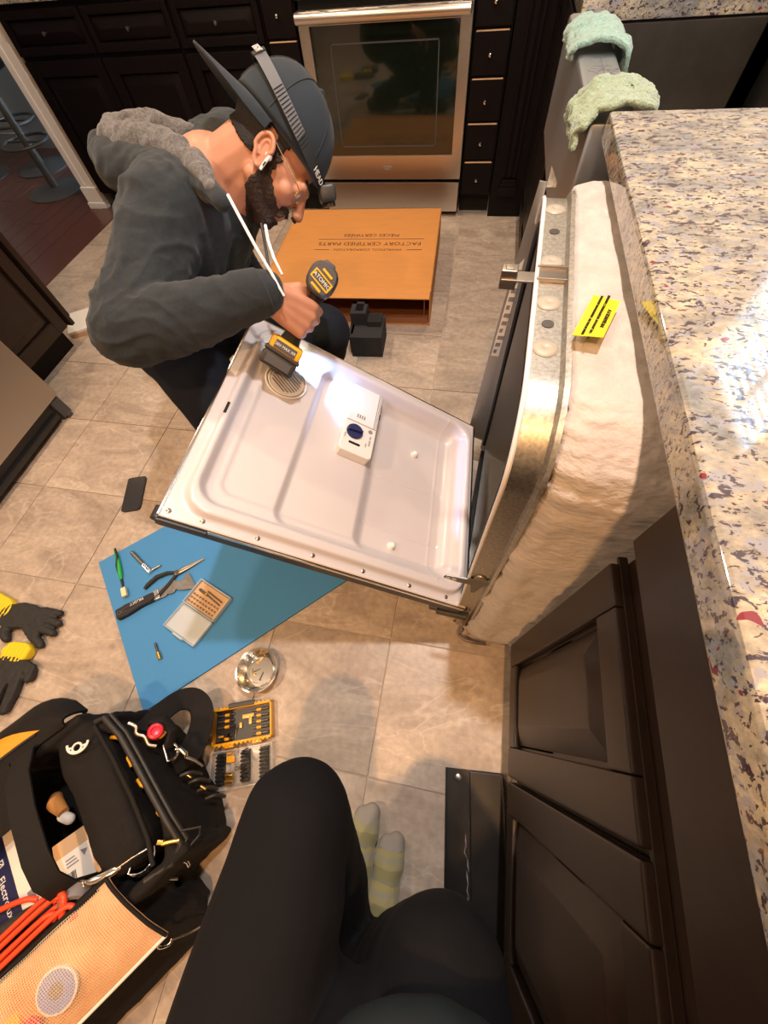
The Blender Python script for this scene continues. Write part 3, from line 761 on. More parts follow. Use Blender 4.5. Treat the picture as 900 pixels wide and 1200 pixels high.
# spots on the near upright
for z, rr in ((.43, .014), (.40, .017), (.19, .012)):
    g = G(); M = frame((.020, -.0005, z), (1, 0, 0), (0, 0, 1)); g.lathe([(rr, 0), (rr*.9, .003), (rr*.5, .004), (.0005, .003)], M, 20)
    g.obj('clinch_spot', 'brass' if rr > .016 else 'dark_galvanised', dw)
g = G()
for y in (.292, .323): g.b2((-.002, y, TH), (.044, y+.004, TH+.006), .001)
g.b2((.0, .296, TH), (.042, .323, TH+.003), .001); g.b2((-.05, .297, TH-.006), (.004, .322, TH-.003), .001); g.b2((-.052, .300, TH-.02), (-.028, .320, TH+.008), .002); g.b2((-.046, .304, TH+.002), (-.034, .316, TH+.0095), .001)
part_label(g.obj('mounting_bracket', 'tool_steel', dw), 'clip bracket on the top strip')
g = G(); M = frame((0, -.003, 0), (1, 0, 0), (0, 0, 1))
g.prism([(-.052, .405), (-.048, .420), (-.01, .423), (.03, .428), (.043, .436), (.047, .430), (.03, .395), (.02, .350), (.012, .345), (.006, .395), (-.02, .395)], 0, .003, M)
part_label(g.obj('mounting_bracket', 'dark_steel', dw), 'flat side bracket')
for xx in (-.043, -.030):
    g = G(); g.lathe([(.0055, .0031), (.0055, .0036), (.0001, .0036)], M @ Matrix.Translation((xx, .409, 0)), 12); g.obj('bracket_hole', 'paper_white', dw)
# hinge at the near lower corner
g = G(); g.b2((-.055, -.016, .135), (.03, .004, .165), .004); g.b2((-.075, -.012, .15), (-.05, .006, .178), .004); g.obj('hinge_arm', 'black_plastic', dw)
g = G(); g.b2((.006, -.010, .05), (.034, -.001, .13), .003); g.tube([(.03, -.02, .06), (.02, -.035, .045), (.04, -.045, .04), (.075, -.045, .035), (.10, -.04, .03)], .005, 8); g.obj('hinge_spring', 'tool_steel', dw)

# fluffy insulation blanket, wrapped over near side and top
def blanket(u, v):
    x = .048 + (.46-.048)*v
    out = [(y, z) for y, z in ((-.034, .022), (-.040, .10), (-.036, .30), (-.028, .55), (-.020, .70))]
    inn = [(.0, z) for z in (.03, .10, .30, .55, .70)]
    for i in range(1, 9):
        a = pi - pi/2*i/8; out.append((.098+.117*cos(a), .757+.106*sin(a))); inn.append((.105+.105*cos(a), .749+.105*sin(a)))
    for y in (.2, .35, .5, .57): out.append((y, .864)); inn.append((y, .855))
    for i in range(1, 5):
        a = pi/2 - pi/2*i/4; out.append((.575+.06*cos(a), .805+.06*sin(a))); inn.append((.57+.06*cos(a), .795+.06*sin(a)))
    out.append((.64, .6)); inn.append((.63, .6))
    k = u*(len(out)-1); i = min(int(k), len(out)-2); f = k-i
    tk = .8*(1 - min(1, v/.10))**2
    P = [(o[0]+(n[0]-o[0])*tk, o[1]+(n[1]-o[1])*tk) for o, n in ((out[i], inn[i]), (out[i+1], inn[i+1]))]
    low = max(0.0, 1-u*6)
    return (x - .012*low*(1-v) + .006*noise.noise(Vector((0, u*22, v*2+3))) * (1 if v < .08 else .2), P[0][0]+(P[1][0]-P[0][0])*f, P[0][1]+(P[1][1]-P[0][1])*f)
g = G(); g.sheet(blanket, 230, 90)
bmesh.ops.recalc_face_normals(g.bm, faces=g.bm.faces)
me = bpy.data.meshes.new('insulation_blanket'); g.bm.to_mesh(me); g.bm.free(); me.update()
sgn = 1 if sum(p.normal.z for p in me.polygons if p.center.z > .85) > 0 else -1
if sgn < 0: me.flip_normals()
def fluff(c):
    side = max(0, min(1, (.80-c.z)/.2))
    a = noise.noise(Vector((c.x*7+3, c.y*9, c.z*26)))*.009*side + noise.noise(Vector((c.x*14, c.y*18, c.z*40)))*.0045
    b = (1-abs(noise.noise(Vector((c.x*9, c.y*5, c.z*17+7)))))**6*-.007*side
    return a + b + noise.noise(c*75)*.0016
displace(me, fluff)
blk = link('insulation_blanket', me, 'insulation', dw, True, 180); part_label(blk, 'fluffy pale fibreglass blanket with creases')
so = blk.modifiers.new('thickness', 'SOLIDIFY'); so.thickness = .02; so.offset = -1
# yellow sticker on the blanket
SM = frame((.071, .192, .8765), (-.29, -.957, 0), (.957, -.29, 0))
g = G(); g.sheet(lambda u, v: (-.043+.086*u, -.0165+.033*v, .0015*sin(u*5)*cos(v*3) + .0015 + (.008*(u-.8)/.2*(.3+v) if u > .8 else 0)*.5), 14, 6, .0006)
st = g.obj('warning_sticker', 'sticker_yellow', dw); st.matrix_basis = SM; part_label(st, 'bright yellow printed sticker')
for s, yy, sz in (('ATTENTION', .0095, .0065), ('PRODUCT INSULATION. DO NOT REMOVE', .001, .0047), ('ISOLANT DU PRODUIT. NE PAS RETIRER', -.0065, .0046)):
    o = words(s, sz, Matrix.Translation((0, yy, .0032)), 'ink_black', st)

# ---- the door: local x runs from the hinge to the outer end, y across, z out of the liner
AX = (-0.85716, -0.02788, 0.51430); AY = (-0.03644, 0.99931, -0.00657)
DO = Vector((.09, .281, .211))
ax = Vector(AX); ay = Vector(AY); ay = (ay - ax*ay.dot(ax)).normalized(); az = ay.cross(ax)*-1
if az.z < 0: az = -az
DM = Matrix(((ax.x, ay.x, az.x, DO.x), (ax.y, ay.y, az.y, DO.y), (ax.z, ay.z, az.z, DO.z), (0, 0, 0, 1)))
door = bpy.data.objects.new('door', None); COL.objects.link(door); door.parent = dw; door.matrix_basis = wm(dw).inverted() @ DM; door.empty_display_size = .05
DL, DWI = .717, .600
def sdrr(x, y, x0, x1, y0, y1, r):
    cx, cy = (x0+x1)/2, (y0+y1)/2; qx = abs(x-cx)-(x1-x0)/2+r; qy = abs(y-cy)-(y1-y0)/2+r
    return min(max(qx, qy), 0)+sqrt(max(qx, 0)**2+max(qy, 0)**2)-r
def ss(a, b, x):
    t = max(0, min(1, (x-a)/(b-a))); return t*t*(3-2*t)
def liner_h(x, y):
    h = .016*ss(.006, -.006, sdrr(x, y, .012, .692, .022, .582, .055))
    d = sdrr(x, y, .030, .676, .048, .560, .050)
    h -= .020*ss(.004, -.014, d)
    if d < .01:
        h -= .004*ss(.004, -.010, sdrr(x, y, .05, .640, .085, .545, .03))
        h -= .013*ss(.004, -.016, sdrr(x, y, .040, .520 - .03*(y-.05), .060, .552, .035))
        h -= .020*ss(.004, -.030, sdrr(x, y, .048, .325, .066, .545, .04))
        if .075 < x < .31:
            for yl in (.30+.02*(.31-x)/.25, .155): h -= .0022*ss(.0045, .0015, abs(y-yl))
        h += .0015*ss(.004, .001, abs(x-.10))
    return h
NX, NY = 210, 176
g = G()
g.sheet(lambda u, v: (DL*u, DWI*v, liner_h(DL*u, DWI*v)), NX, NY)
part_label(g.obj('inner_liner', 'door_plastic', door, smooth=True, angle=60), 'glossy white moulded liner with recessed pan')
g = G(); g.b2((-.002, -.002, -.003), (.014, DWI+.002, -.0006)); g.b2((.690, -.002, -.003), (DL+.002, DWI+.002, -.0006)); g.b2((.014, -.002, -.003), (.690, .024, -.0006)); g.b2((.014, .580, -.003), (.690, DWI+.002, -.0006))
part_label(g.obj('screw_flange', 'door_flange', door), 'beige screw flange around the liner')
g = G(); g.b2((-.01, -.004, -.050), (DL+.004, DWI+.004, -.046), .002)
for a, b in (((-.01, -.004), (-.004, DWI+.004)), ((DL-.004, -.004), (DL+.004, DWI+.004)), ((-.01, -.004), (DL+.004, .001)), ((-.01, DWI-.001), (DL+.004, DWI+.004))): g.b2((*a, -.048), (*b, -.003), .001)
None; part_label(g.obj('outer_shell', 'black_plastic', door), 'dark outer door shell')
g = G(); g.b2((.0, -.0065, -.012), (DL-.09, -.0035, -.003), .001); g.b2((-.002, DWI+.002, -.012), (DL, DWI+.006, .001), .001); g.b2((DL+.001, 0, -.012), (DL+.006, DWI, .002), .001)
part_label(g.obj('edge_trim', 'chrome', door), 'thin bright metal edge')
g = G(); g.b2((DL-.09, -.010, -.030), (DL+.006, -.003, -.006), .002); g.cyl((DL+.004, -.006, -.016), (DL+.004, .02, -.016), .012, n=14); g.obj('end_cap', 'black_plastic', door)
for x, y in ((.706, .012), (.643, .012), (.533, .012), (.412, .012), (.290, .012), (.166, .012), (.06, .012)):
    g = G(); g.lathe([(.0052, 0), (.005, .0022), (.0025, .0034), (.0002, .0036)], Matrix.Translation((x, y, -.0005 if True else 0)), 12); g.obj('screw', 'tool_steel', door)
for x, y in ((.179, .425), (.210, .115)):
    z = liner_h(x, y); g = G(); g.lathe([(.011, z), (.0085, z+.006), (.008, z+.011), (.005, z+.014), (.0003, z+.0145)], Matrix.Translation((x, y, 0)), 18); g.obj('liner_boss', 'white_plastic', door)
g = G(); g.b2((.684, .265, .0158), (.690, .297, .0168)); g.obj('latch_slot', 'cavity_black', door)
# round vent near the outer end
z = liner_h(.588, .445)
g = G()
for r in (.052, .044): g.tube([(.588+r*cos(a), .445+r*sin(a), z+.003) for a in [2*pi*i/36 for i in range(36)]], .0028, 6, True)
g.lathe([(.041, z+.001), (.041, z+.004), (.0005, z+.004)], Matrix.Translation((.588, .445, 0)), 32)
part_label(g.obj('vent', 'white_plastic', door), 'round white vent with slats')
g = G()
for k in range(8):
    yy = -.028+k*.008; w = sqrt(max(0, .036**2-yy*yy)); a = radians(35)
    g.box((.588+yy*cos(a+pi/2), .445+yy*sin(a+pi/2), z+.0045), (w*2, .0036, .002), (0, 0, a))
g.obj('vent_slat', 'ink_grey', door)
# detergent dispenser
dx0, dx1, dy0, dy1 = .325, .420, .305, .538; dz = liner_h(.40, .42)
g = G(); g.prism([(dx0+.008, dy0), (dx1-.008, dy0), (dx1, dy0+.008), (dx1, dy1-.008), (dx1-.008, dy1), (dx0+.008, dy1), (dx0, dy1-.008), (dx0, dy0+.008)], dz-.03, dz+.030, bev=.006)
disp = part_label(g.obj('dispenser', 'white_plastic', door), 'white detergent dispenser')
zt = dz+.030
g = G(); g.b2((dx0+.012, .405, zt-.002), (dx1-.006, .531, zt+.003), .002); g.obj('dispenser_lid', 'white_plastic', door)
g = G(); g.b2((dx0+.005, .404, zt), (dx1-.004, .4055, zt+.0006)); g.b2((dx0+.0105, .405, zt), (dx0+.0118, .532, zt+.0012)); g.b2((dx0+.006, .405, zt), (dx0+.0072, .532, zt+.001)); g.b2((dx0+.011, .5315, zt), (dx1-.006, .5325, zt+.001))
for k in range(4): g.b2((.366+k*.0066, .420, zt+.003), (.3695+k*.0066, .432, zt+.0036))
g.obj('lid_marking', 'ink_grey', door)
g = G(); g.lathe([(.023, zt), (.023, zt+.004), (.0215, zt+.006), (.0005, zt+.006)], Matrix.Translation((.386, .372, 0)), 30); part_label(g.obj('rinse_cap', 'navy_plastic', door), 'round dark blue cap')
g = G(); g.box((.386, .372, zt+.009), (.042, .006, .007), (0, 0, radians(-8)), .002); g.obj('cap_grip', 'navy_plastic', door)
g = G(); g.lathe([(.0065, zt), (.0062, zt+.0012), (.0003, zt+.0012)], Matrix.Translation((.343, .392, 0)), 16); g.obj('level_eye', 'ink_grey', door)
g = G(); g.b2((.364, .332, zt), (.396, .338, zt+.0008), .002); g.obj('dose_slot', 'cavity_black', door)
g = G(); g.b2((dx0-.004, .455, zt-.016), (dx0+.002, .472, zt-.006), .002); g.obj('release_latch', 'navy_plastic', door)
for s, x, y, sz in (('RINSE AID', .340, .362, .0075), ('MAX', .349, .345, .006), ('CLOSE', .409, .352, .005)):
    words(s, sz, Matrix.Translation((x, y, zt+.0002)) @ Matrix.Rotation(radians(90), 4, 'Z'), 'ink_grey', door)

# ================================================================ CARDBOARD BOX, FOAM
BM = frame((-.565, 1.66, 0), (1, .045, 0), (-.045, 1, 0))
box = thing('cardboard_box', 'orange brown cardboard carton with printed lid lying open end forward', 'box', BM)
bw, bd, bh, wt = .80, .75, .165, .005
g = G(); g.b2((-bw/2, .02, bh-wt), (bw/2, bd, bh)); g.b2((-bw/2, 0, 0), (bw/2, bd, wt)); g.b2((-bw/2, 0, 0), (-bw/2+wt, bd, bh)); g.b2((bw/2-wt, 0, 0), (bw/2, bd, bh)); g.b2((-bw/2, bd-wt, 0), (bw/2, bd, bh))
g.obj('carton', 'cardboard', box)
g = G(); g.sheet(lambda u, v: (-bw/2+.004+(bw-.008)*u, .021-.062*v, bh-.001-.012*v), 8, 3, .004); part_label(g.obj('lid_flap', 'cardboard', box), 'narrow front flap')
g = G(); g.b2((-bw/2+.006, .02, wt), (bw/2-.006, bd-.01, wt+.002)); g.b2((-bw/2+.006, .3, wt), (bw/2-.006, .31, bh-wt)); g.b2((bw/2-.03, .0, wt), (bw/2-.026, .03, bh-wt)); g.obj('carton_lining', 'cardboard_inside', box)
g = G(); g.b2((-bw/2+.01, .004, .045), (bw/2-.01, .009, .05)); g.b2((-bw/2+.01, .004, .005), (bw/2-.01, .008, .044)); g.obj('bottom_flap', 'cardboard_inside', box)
RT = Matrix.Rotation(pi, 4, 'Z')
for s, y, sz, xx in (('WHIRLPOOL CORPORATION', .340, .026, .06), ('FACTORY CERTIFIED PARTS', .395, .042, .06), ('PIÈCES CERTIFIÉES', .475, .036, .06)):
    words(s, sz, Matrix.Translation((xx, y, bh+.0001)) @ RT, 'ink_brown', box, extrude=.0003)
g = G(); g.b2((-.21, .436, bh), (.33, .440, bh+.0004)); g.b2((-.21, .337, bh), (-.135, .341, bh+.0004)); g.b2((.255, .337, bh), (.33, .341, bh+.0004)); g.obj('printed_rule', 'ink_brown', box)

g = G(); FM = frame((-.43, 1.515, 0), (1, .06, 0), (-.06, 1, 0))
fo = thing('foam_block', 'stepped dark grey packing foam block in front of the carton', 'foam', FM)
g.b2((-.065, -.085, 0), (.075, .07, .10)); g.b2((-.075, -.06, 0), (-.055, .09, .10)); g.b2((.005, -.01, .10), (.065, .05, .125)); g.b2((-.07, -.0, .10), (.0, .02, .155)); g.b2((-.07, .02, .10), (-.05, .085, .155)); g.b2((-.07, .07, .10), (.0, .085, .155)); g.b2((-.015, .02, .10), (.0, .085, .155))
g.obj('foam_body', 'foam_dark', fo, smooth=False)
g = G(); g.b2((.01, -.005, .1251), (.06, .045, .1262)); g.b2((-.048, .022, .1001), (-.016, .068, .101)); part_label(g.obj('foam_socket', 'cavity_black', fo), 'black recess')

# ================================================================ MAT AND THE THINGS ON THE FLOOR
g = G(); MM = frame((-1.148, .294, 0), (.388, -.400, 0), (.503, .45, 0)); pr = []
mw, ml, mr = .557, .80, .01
g.prism([(0, 0), (mw, 0), (mw, ml), (0, ml)], 0.0003, .0075, bev=.0015)
mo = g.obj('foam_mat', 'mat_blue'); mo.matrix_basis = MM; tag(mo, 'blue foam mat lying on the tiles under the open door', 'mat')
MZ = .0076

g = G(); g.prism([(sx*(.036-q), sy*(.077-p)) for sx, sy, q, p in ((1, -1, 0, .012), (1, -1, .004, .004), (1, -1, .012, 0), (-1, -1, .012, 0), (-1, -1, .004, .004), (-1, -1, 0, .012), (-1, 1, 0, .012), (-1, 1, .004, .004), (-1, 1, .012, 0), (1, 1, .012, 0), (1, 1, .004, .004), (1, 1, 0, .012))][::-1], 0.0002, .0082, bev=.002)
ph = thing('smartphone', 'black smartphone lying face up on the tiles left of the mat', 'phone', frame((-1.163, .577, 0), (.92, .30, 0), (-.52, .85, 0)))
g.obj('phone_case', 'black_plastic', ph)
g = G(); g.b2((-.0335, -.0745, .0081), (.0335, .0745, .0086), .0002); part_label(g.obj('screen', 'screen_black', ph), 'glossy black glass')
g = G(); g.b2((-.006, .066, .0086), (.006, .069, .0088)); g.obj('earpiece', 'grey_plastic', ph)

# toothbrush-like brush
def lin(p, q, z=0): return frame((p[0], p[1], z), (q[0]-p[0], q[1]-p[1], 0), (-(q[1]-p[1]), q[0]-p[0], 0)), sqrt((q[0]-p[0])**2+(q[1]-p[1])**2)
M, Ln = lin((-1.108, .347), (-.985, .198), MZ)
t = thing('brush', 'green and black toothbrush on the left corner of the blue mat', 'brush', M)
g = G(); g.tube([(0, 0, .006), (Ln*.15, .002, .007), (Ln*.35, .003, .008), (Ln*.55, .001, .007), (Ln*.66, 0, .006)], [.004, .0062, .007, .0075, .004], 10); g.obj('grip', 'green_plastic', t)
g = G(); g.tube([(-.002, .002, .008), (Ln*.2, .005, .0105), (Ln*.38, -.002, .0125), (Ln*.5, -.004, .011)], [.003, .004, .004, .002], 8); g.tube([(Ln*.62, 0, .006), (Ln*.8, 0, .0055), (Ln, .002, .006)], [.0045, .003, .005], 8); g.obj('neck', 'black_plastic', t)
g = G(); g.b2((Ln*.86, -.004, .006), (Ln*1.03, .012, .018), .002); g.obj('bristles', 'cream_bristle', t)

# ratchet handle with a bit
M, Ln = lin((-1.040, .347), (-.936, .288), MZ)
t = thing('ratchet_driver', 'small steel ratchet driver with angled bit near the mat top', 'tool', M)
g = G(); g.tube([(0, 0, .007), (.005, 0, .007), (Ln*.6, 0, .007), (Ln*.64, 0, .007)], [.006, .007, .0065, .005], 12); g.obj('handle', 'tool_steel', t)
g = G(); g.b2((Ln*.62, -.007, .002), (Ln, .007, .012), .002); g.obj('ratchet_head', 'chrome', t)
g = G()
for k in range(4): g.cyl((Ln*(.68+.07*k), 0, .012), (Ln*(.68+.07*k), 0, .0125), .0025, n=12)
g.obj('head_hole', 'cavity_black', t)
g = G(); g.tube([(Ln*.96, .004, .007), (Ln*1.02, .028, .007), (Ln*1.04, .038, .007)], [.004, .0035, .0022], 6); g.obj('bit', 'tool_steel', t)

# needle nose pliers
PJ = (-.842, .302)
M, Ln = lin(PJ, (-.772, .364), MZ)
t = thing('needle_nose_pliers', 'needle nose pliers with black grips open on the blue mat', 'pliers', M)
g = G(); g.tube([(-.008, -.002, .007), (.02, -.003, .007), (Ln, -.0008, .006)], [.008, .0065, .0014], 8, flat=.7); g.tube([(-.008, .004, .007), (.02, .0045, .007), (Ln, .0012, .006)], [.006, .005, .0014], 8, flat=.7); g.obj('jaw', 'tool_steel', t)
g = G(); g.cyl((0, 0, .002), (0, 0, .014), .008, n=16); g.obj('pivot', 'dark_steel', t)
g = G(); g.tube([(-.006, .004, .007), (-.03, .017, .008), (-.065, .022, .008), (-.098, .012, .008), (-.112, .004, .008)], [.005, .0065, .0075, .007, .005], 10); g.obj('grip', 'rubber_black', t)
g = G(); g.tube([(-.006, -.005, .007), (-.035, -.025, .008), (-.075, -.045, .008), (-.108, -.05, .008), (-.125, -.047, .008)], [.005, .0065, .0075, .007, .005], 10); g.obj('grip', 'rubber_black', t)

# multi tool scraper
M, Ln = lin((-.972, .137), (-.787, .292), MZ)
t = thing('painters_tool', 'multi notched steel scraper with black branded handle on the mat', 'scraper', M)
g = G(); g.prism([(-.005, -.014), (.0, -.019), (.03, -.019), (.07, -.014), (.105, -.013), (.122, -.014), (.122, .014), (.105, .013), (.07, .014), (.03, .018), (.0, .018), (-.005, .013)], 0, .018, bev=.006); h = g.obj('handle', 'rubber_black', t)
g = G(); g.tube([(.045+.03*cos(a), -.001+.008*sin(a), .0183) for a in [2*pi*i/20 for i in range(20)]], .0012, 5, True); g.lathe([(.007, .018), (.006, .0186), (.003, .0186), (.003, .0178)], Matrix.Translation((.008, 0, 0)), 14); part_label(g.obj('grip_inlay', 'grey_plastic', h), 'grey inlay')
words('HUSKY', .014, Matrix.Translation((.066, .008, .0183)) @ Matrix.Rotation(pi, 4, 'Z'), 'gloss_white', h)
g = G(); g.b2((.115, -.017, .003), (.135, .017, .015), .003); g.obj('bolster', 'tool_steel', t)
g = G(); g.prism([(.13, -.016), (.15, -.019), (.158, -.013), (.166, -.019), (.178, -.020), (.186, -.012), (.196, -.02), (.205, -.026), (.238, -.040), (.246, -.034), (.240, .02), (.233, .024), (.222, .012), (.205, .008), (.192, .016), (.188, .024), (.176, .02), (.165, .024), (.15, .017), (.13, .016)][::-1], .006, .0085); g.lathe([(.005, .0085), (.005, .0088), (.0002, .0088)], Matrix.Translation((.215, -.015, 0)), 12)
g.obj('blade', 'dark_galvanised', t, smooth=False)

# little case of precision bits: tray and clear lid
BMx = frame((-.777, .211, MZ), (.119, -.044, 0), (.04, .075, 0))
t = thing('precision_bit_case', 'small clear case of tiny driver bits open on the blue mat', 'tool case', BMx)
g = G(); g.b2((0, 0, 0), (.132, .088, .003), .001)
for a, b in (((0, 0), (.132, .003)), ((0, .085), (.132, .088)), ((0, 0), (.003, .088)), ((.129, 0), (.132, .088))): g.b2((*a, 0), (*b, .017), .001)
g.obj('tray', 'frosted_plastic', t)
g = G(); g.b2((.006, .006, .003), (.126, .082, .010), .002); g.obj('bit_rack', 'cardboard_tan', t)
bit0 = None
for r in range(3):
    for c in range(9):
        if bit0 is None:
            bit0 = G().cyl((0, 0, .010), (0, 0, .018), .0036, .0026, 7).obj('bit', 'tool_steel', t); o = bit0
        else: o = copy_part(bit0, t)
        o.location = (.014+c*.0126, .014+r*.0125, 0)
g = G(); g.tube([(.02, .058, .013), (.05, .056, .013), (.055, .056, .013), (.115, .050, .013)], [.004, .004, .0022, .0022], 8); g.tube([(.05, .066, .013), (.115, .061, .013)], .0022, 8); g.obj('driver_shaft', 'dark_steel', t)
g = G(); g.tube([(.049, .0562, .0132), (.056, .0557, .0132)], .0046, 10); g.obj('brass_ring', 'brass', t)
g = G()
lw = .083
lid_m = Matrix.Translation((0, -.003, 0)) @ Matrix.Rotation(radians(-3), 4, 'X')
g.b2((0, -lw, 0), (.130, 0, .0022), .001)
for a, b in (((0, -lw), (.130, -lw+.0022)), ((0, -.0022), (.130, 0)), ((0, -lw), (.0022, 0)), ((.1278, -lw), (.130, 0)), ((.045, -lw-.004), (.085, -lw+.002))): g.b2((*a, 0), (*b, .012), .0008)
part_label(g.obj('lid', 'frosted_plastic', t, M=lid_m), 'frosted clear lid lying open')

M, Ln = lin((-.812, .076), (-.774, .036), MZ)
t = thing('nut_driver_bit', 'single hex nut driver bit near the lower corner of the mat', 'bit', M)
g = G(); g.tube([(0, 0, .006), (Ln*.45, 0, .006), (Ln*.5, 0, .006), (Ln*.6, 0, .006)], [.0036, .0036, .0028, .0055], 6); g.obj('shank', 'dark_steel', t)
g = G(); g.tube([(Ln*.58, 0, .0065), (Ln*.85, 0, .0065), (Ln, 0, .0065)], [.006, .0062, .0062], 14); g.obj('socket', 'brass', t)

# magnetic parts bowl
t = thing('parts_bowl', 'round stainless steel parts bowl on the tiles beside the mat', 'bowl', (-.462, .057, 0))
g = G(); g.lathe([(.001, .0), (.038, .0), (.043, .003), (.052, .022), (.0585, .036), (.061, .0375), (.0605, .0388), (.057, .0375), (.050, .022), (.0405, .0058), (.038, .0048), (.037, .0062), (.034, .0062), (.033, .0045), (.001, .0045)], n=48); g.obj('bowl_shell', 'chrome', t)
for i, (x, y, a) in enumerate(((-.012, -.012, 2.4), (.006, -.022, 1.4), (-.02, -.006, .6), (-.015, .022, .9))):
    sc = thing('screw', ['small brass screw lying in the middle of the parts bowl', 'thin dark screw at the near rim inside the parts bowl', 'thin dark screw at the left rim inside the parts bowl', 'tiny screw at the far rim inside the parts bowl'][i], 'screw', Matrix.Translation((-.462+x, .057+y, .0068)) @ Matrix.Rotation(a, 4, 'Z'))
    G().tube([(0, 0, 0), (.022, 0, 0)], [.0017, .0009], 7).obj('shank', 'brass' if i in (0, 3) else 'dark_steel', sc)
    G().cyl((-.002, 0, 0), (0, 0, 0), .0034, n=10).obj('screw_head', 'brass' if i in (0, 3) else 'dark_steel', sc)

# impact bit case: yellow tray and clear half, hinged open
CM = frame((-.553, -.064, 0), (.152, .054, 0), (-.03, .09, 0))
t = thing('impact_bit_case', 'yellow and clear impact bit case lying open by the bag', 'tool case', CM)
cw, cd = .164, .090
g = G(); g.b2((.004, -cd+.004, 0), (cw-.004, -.004, .004))
for (a, b) in (((.0, -cd), (cw, -cd+.006)), ((.0, -.006), (cw, 0)), ((0, -cd), (.005, 0)), ((cw-.005, -cd), (cw, 0))): g.b2((*a, 0), (*b, .028), .0015)
for k in range(13): g.b2((.008+k*.0118, -.004, .020), (.014+k*.0118, .003, .029), .001); g.b2((.008+k*.0118, -cd-.003, .020), (.014+k*.0118, -cd+.004, .029), .001)
part_label(g.obj('yellow_tray', 'yellow_plastic', t), 'yellow ribbed tray')
g = G(); g.b2((.006, -cd+.006, .004), (cw-.006, -.008, .012)); g.b2((.045, -.004, .022), (.118, .009, .031), .002); g.obj('tray_insert', 'black_plastic', t)
for k in range(2):
    g = G(); g.b2((.034+k*.075, -cd-.008, .010), (.060+k*.075, -cd+.002, .024), .002); g.obj('hinge_lug', 'yellow_plastic', t)
i = 0
for k in range(5):
    for x0, dr in ((.012, 1), (cw-.012, -1)):
        if k == 3 and dr == 1: continue
        y = -.018-k*.0145
        o = G().tube([(x0, y, .015), (x0+dr*.020, y, .015), (x0+dr*.024, y, .015), (x0+dr*.045, y, .015)], [.0035, .0035, .0024, .0030], 7).obj('impact_bit', 'dark_steel', t)
        G().cyl((x0+dr*.020, y, .0152), (x0+dr*.032, y, .0152), .0040, n=10).obj('bit_band', 'yellow_plastic', o)
g = G(); g.b2((.080, -.034, .012), (.112, -.024, .017), .001); g.b2((.098, -.05, .012), (.106, -.03, .017), .001); g.b2((.072, -.055, .012), (.079, -.042, .017), .001); g.b2((.016, -.071, .017), (.03, -.066, .02), .001); o = part_label(g.obj('drill_shaped_insert', 'yellow_plastic', t), 'yellow inserts'); o['kind'] = 'stuff'
g = G(); g.tube([(.060, -.075, .014), (.066, -.05, .018)], .001, 5); g.cyl((.045, -.068, .014), (.045, -.068, .021), .005, n=12); g.obj('bright_pin', 'chrome', t)
# clear half
g = G(); y0, y1 = -2*cd-.010, -cd-.012
g.b2((.0, y0, 0), (cw, y1, .002))
for (a, b) in (((.0, y0), (cw, y0+.003)), ((.0, y1-.003), (cw, y1)), ((0, y0), (.003, y1)), ((cw-.003, y0), (cw, y1))): g.b2((*a, 0), (*b, .025), .001)
part_label(g.obj('clear_half', 'clear_plastic', t), 'clear plastic half')
for xc in (.022, .088, .138):
    g = G(); g.b2((xc-.011, y0+.010, .002), (xc+.011, y1-.006, .011), .001); g.obj('bit_holder', 'black_plastic', t)
    for k in range(8):
        o = G().tube([(xc-.012, y0+.015+k*.0085, .014), (xc+.004, y0+.015+k*.0085, .014), (xc+.011, y0+.015+k*.0085, .014)], [.0022, .0032, .0032], 6).obj('short_bit', 'black_plastic', t)
        if xc > .05: G().cyl((xc+.0005, y0+.015+k*.0085, .0165), (xc+.0015, y0+.015+k*.0085, .0172), .0024, n=6).obj('bit_tip', 'brass', o)
g = G(); g.b2((.036, y1-.030, .003), (.058, y1-.014, .010), .002); g.b2((.036, y1-.010, .003), (.048, y1-.006, .008), .001); part_label(g.obj('yellow_clip', 'yellow_plastic', t), 'yellow clip')
g = G(); g.cyl((.036, y0+.030, .010), (.056, y0+.030, .010), .007, n=12); g.cyl((.036, y0+.016, .010), (.056, y0+.016, .010), .0075, n=12); part_label(g.obj('nut_socket', 'brass', t), 'brass coloured sockets')
words('DIM', .013, Matrix.Translation((.068, y0+.042, .003)), 'ink_black', t)

# loose toe-kick plate by the cabinet
t = thing('toe_kick_plate', 'scuffed black sheet metal toe kick plate against the right cabinet', 'panel', frame((.098, -.078, 0), (.155, .010, 0), (.02, -.99, 0)) )
t.matrix_basis = Matrix.Translation((.093, -.078, 0)) @ Matrix.Rotation(radians(5), 4, 'Z')
g = G(); g.b2((0, -.60, .001), (.140, 0, .004)); g.b2((0, -.60, .001), (.003, 0, .012), .001); g.b2((.060, -.60, .004), (.140, -.002, .014), .003); g.b2((.137, -.60, .001), (.140, 0, .024), .001)
g.obj('sheet', 'black_sheet_metal', t)
g = G(); g.lathe([(.008, .004), (.007, .008), (.001, .009)], Matrix.Translation((.032, -.018, 0)), 14); g.obj('screw', 'tool_steel', t)
g = G()
random.seed(3)
for k in range(9):
    y = -.13-.022*k; x = .050+.008*k/9+random.uniform(-.002, .002)
    g.tube([(x, y, .0041), (x+random.uniform(-.003, .004), y-.012, .0043), (x+random.uniform(0, .004), y-random.uniform(.018, .03), .0041)], [.0004, random.uniform(.0008, .0022), .0003], 6, flat=.25)
part_label(g.obj('scuff', 'ink_grey', t, smooth=False), 'pale scuff mark')

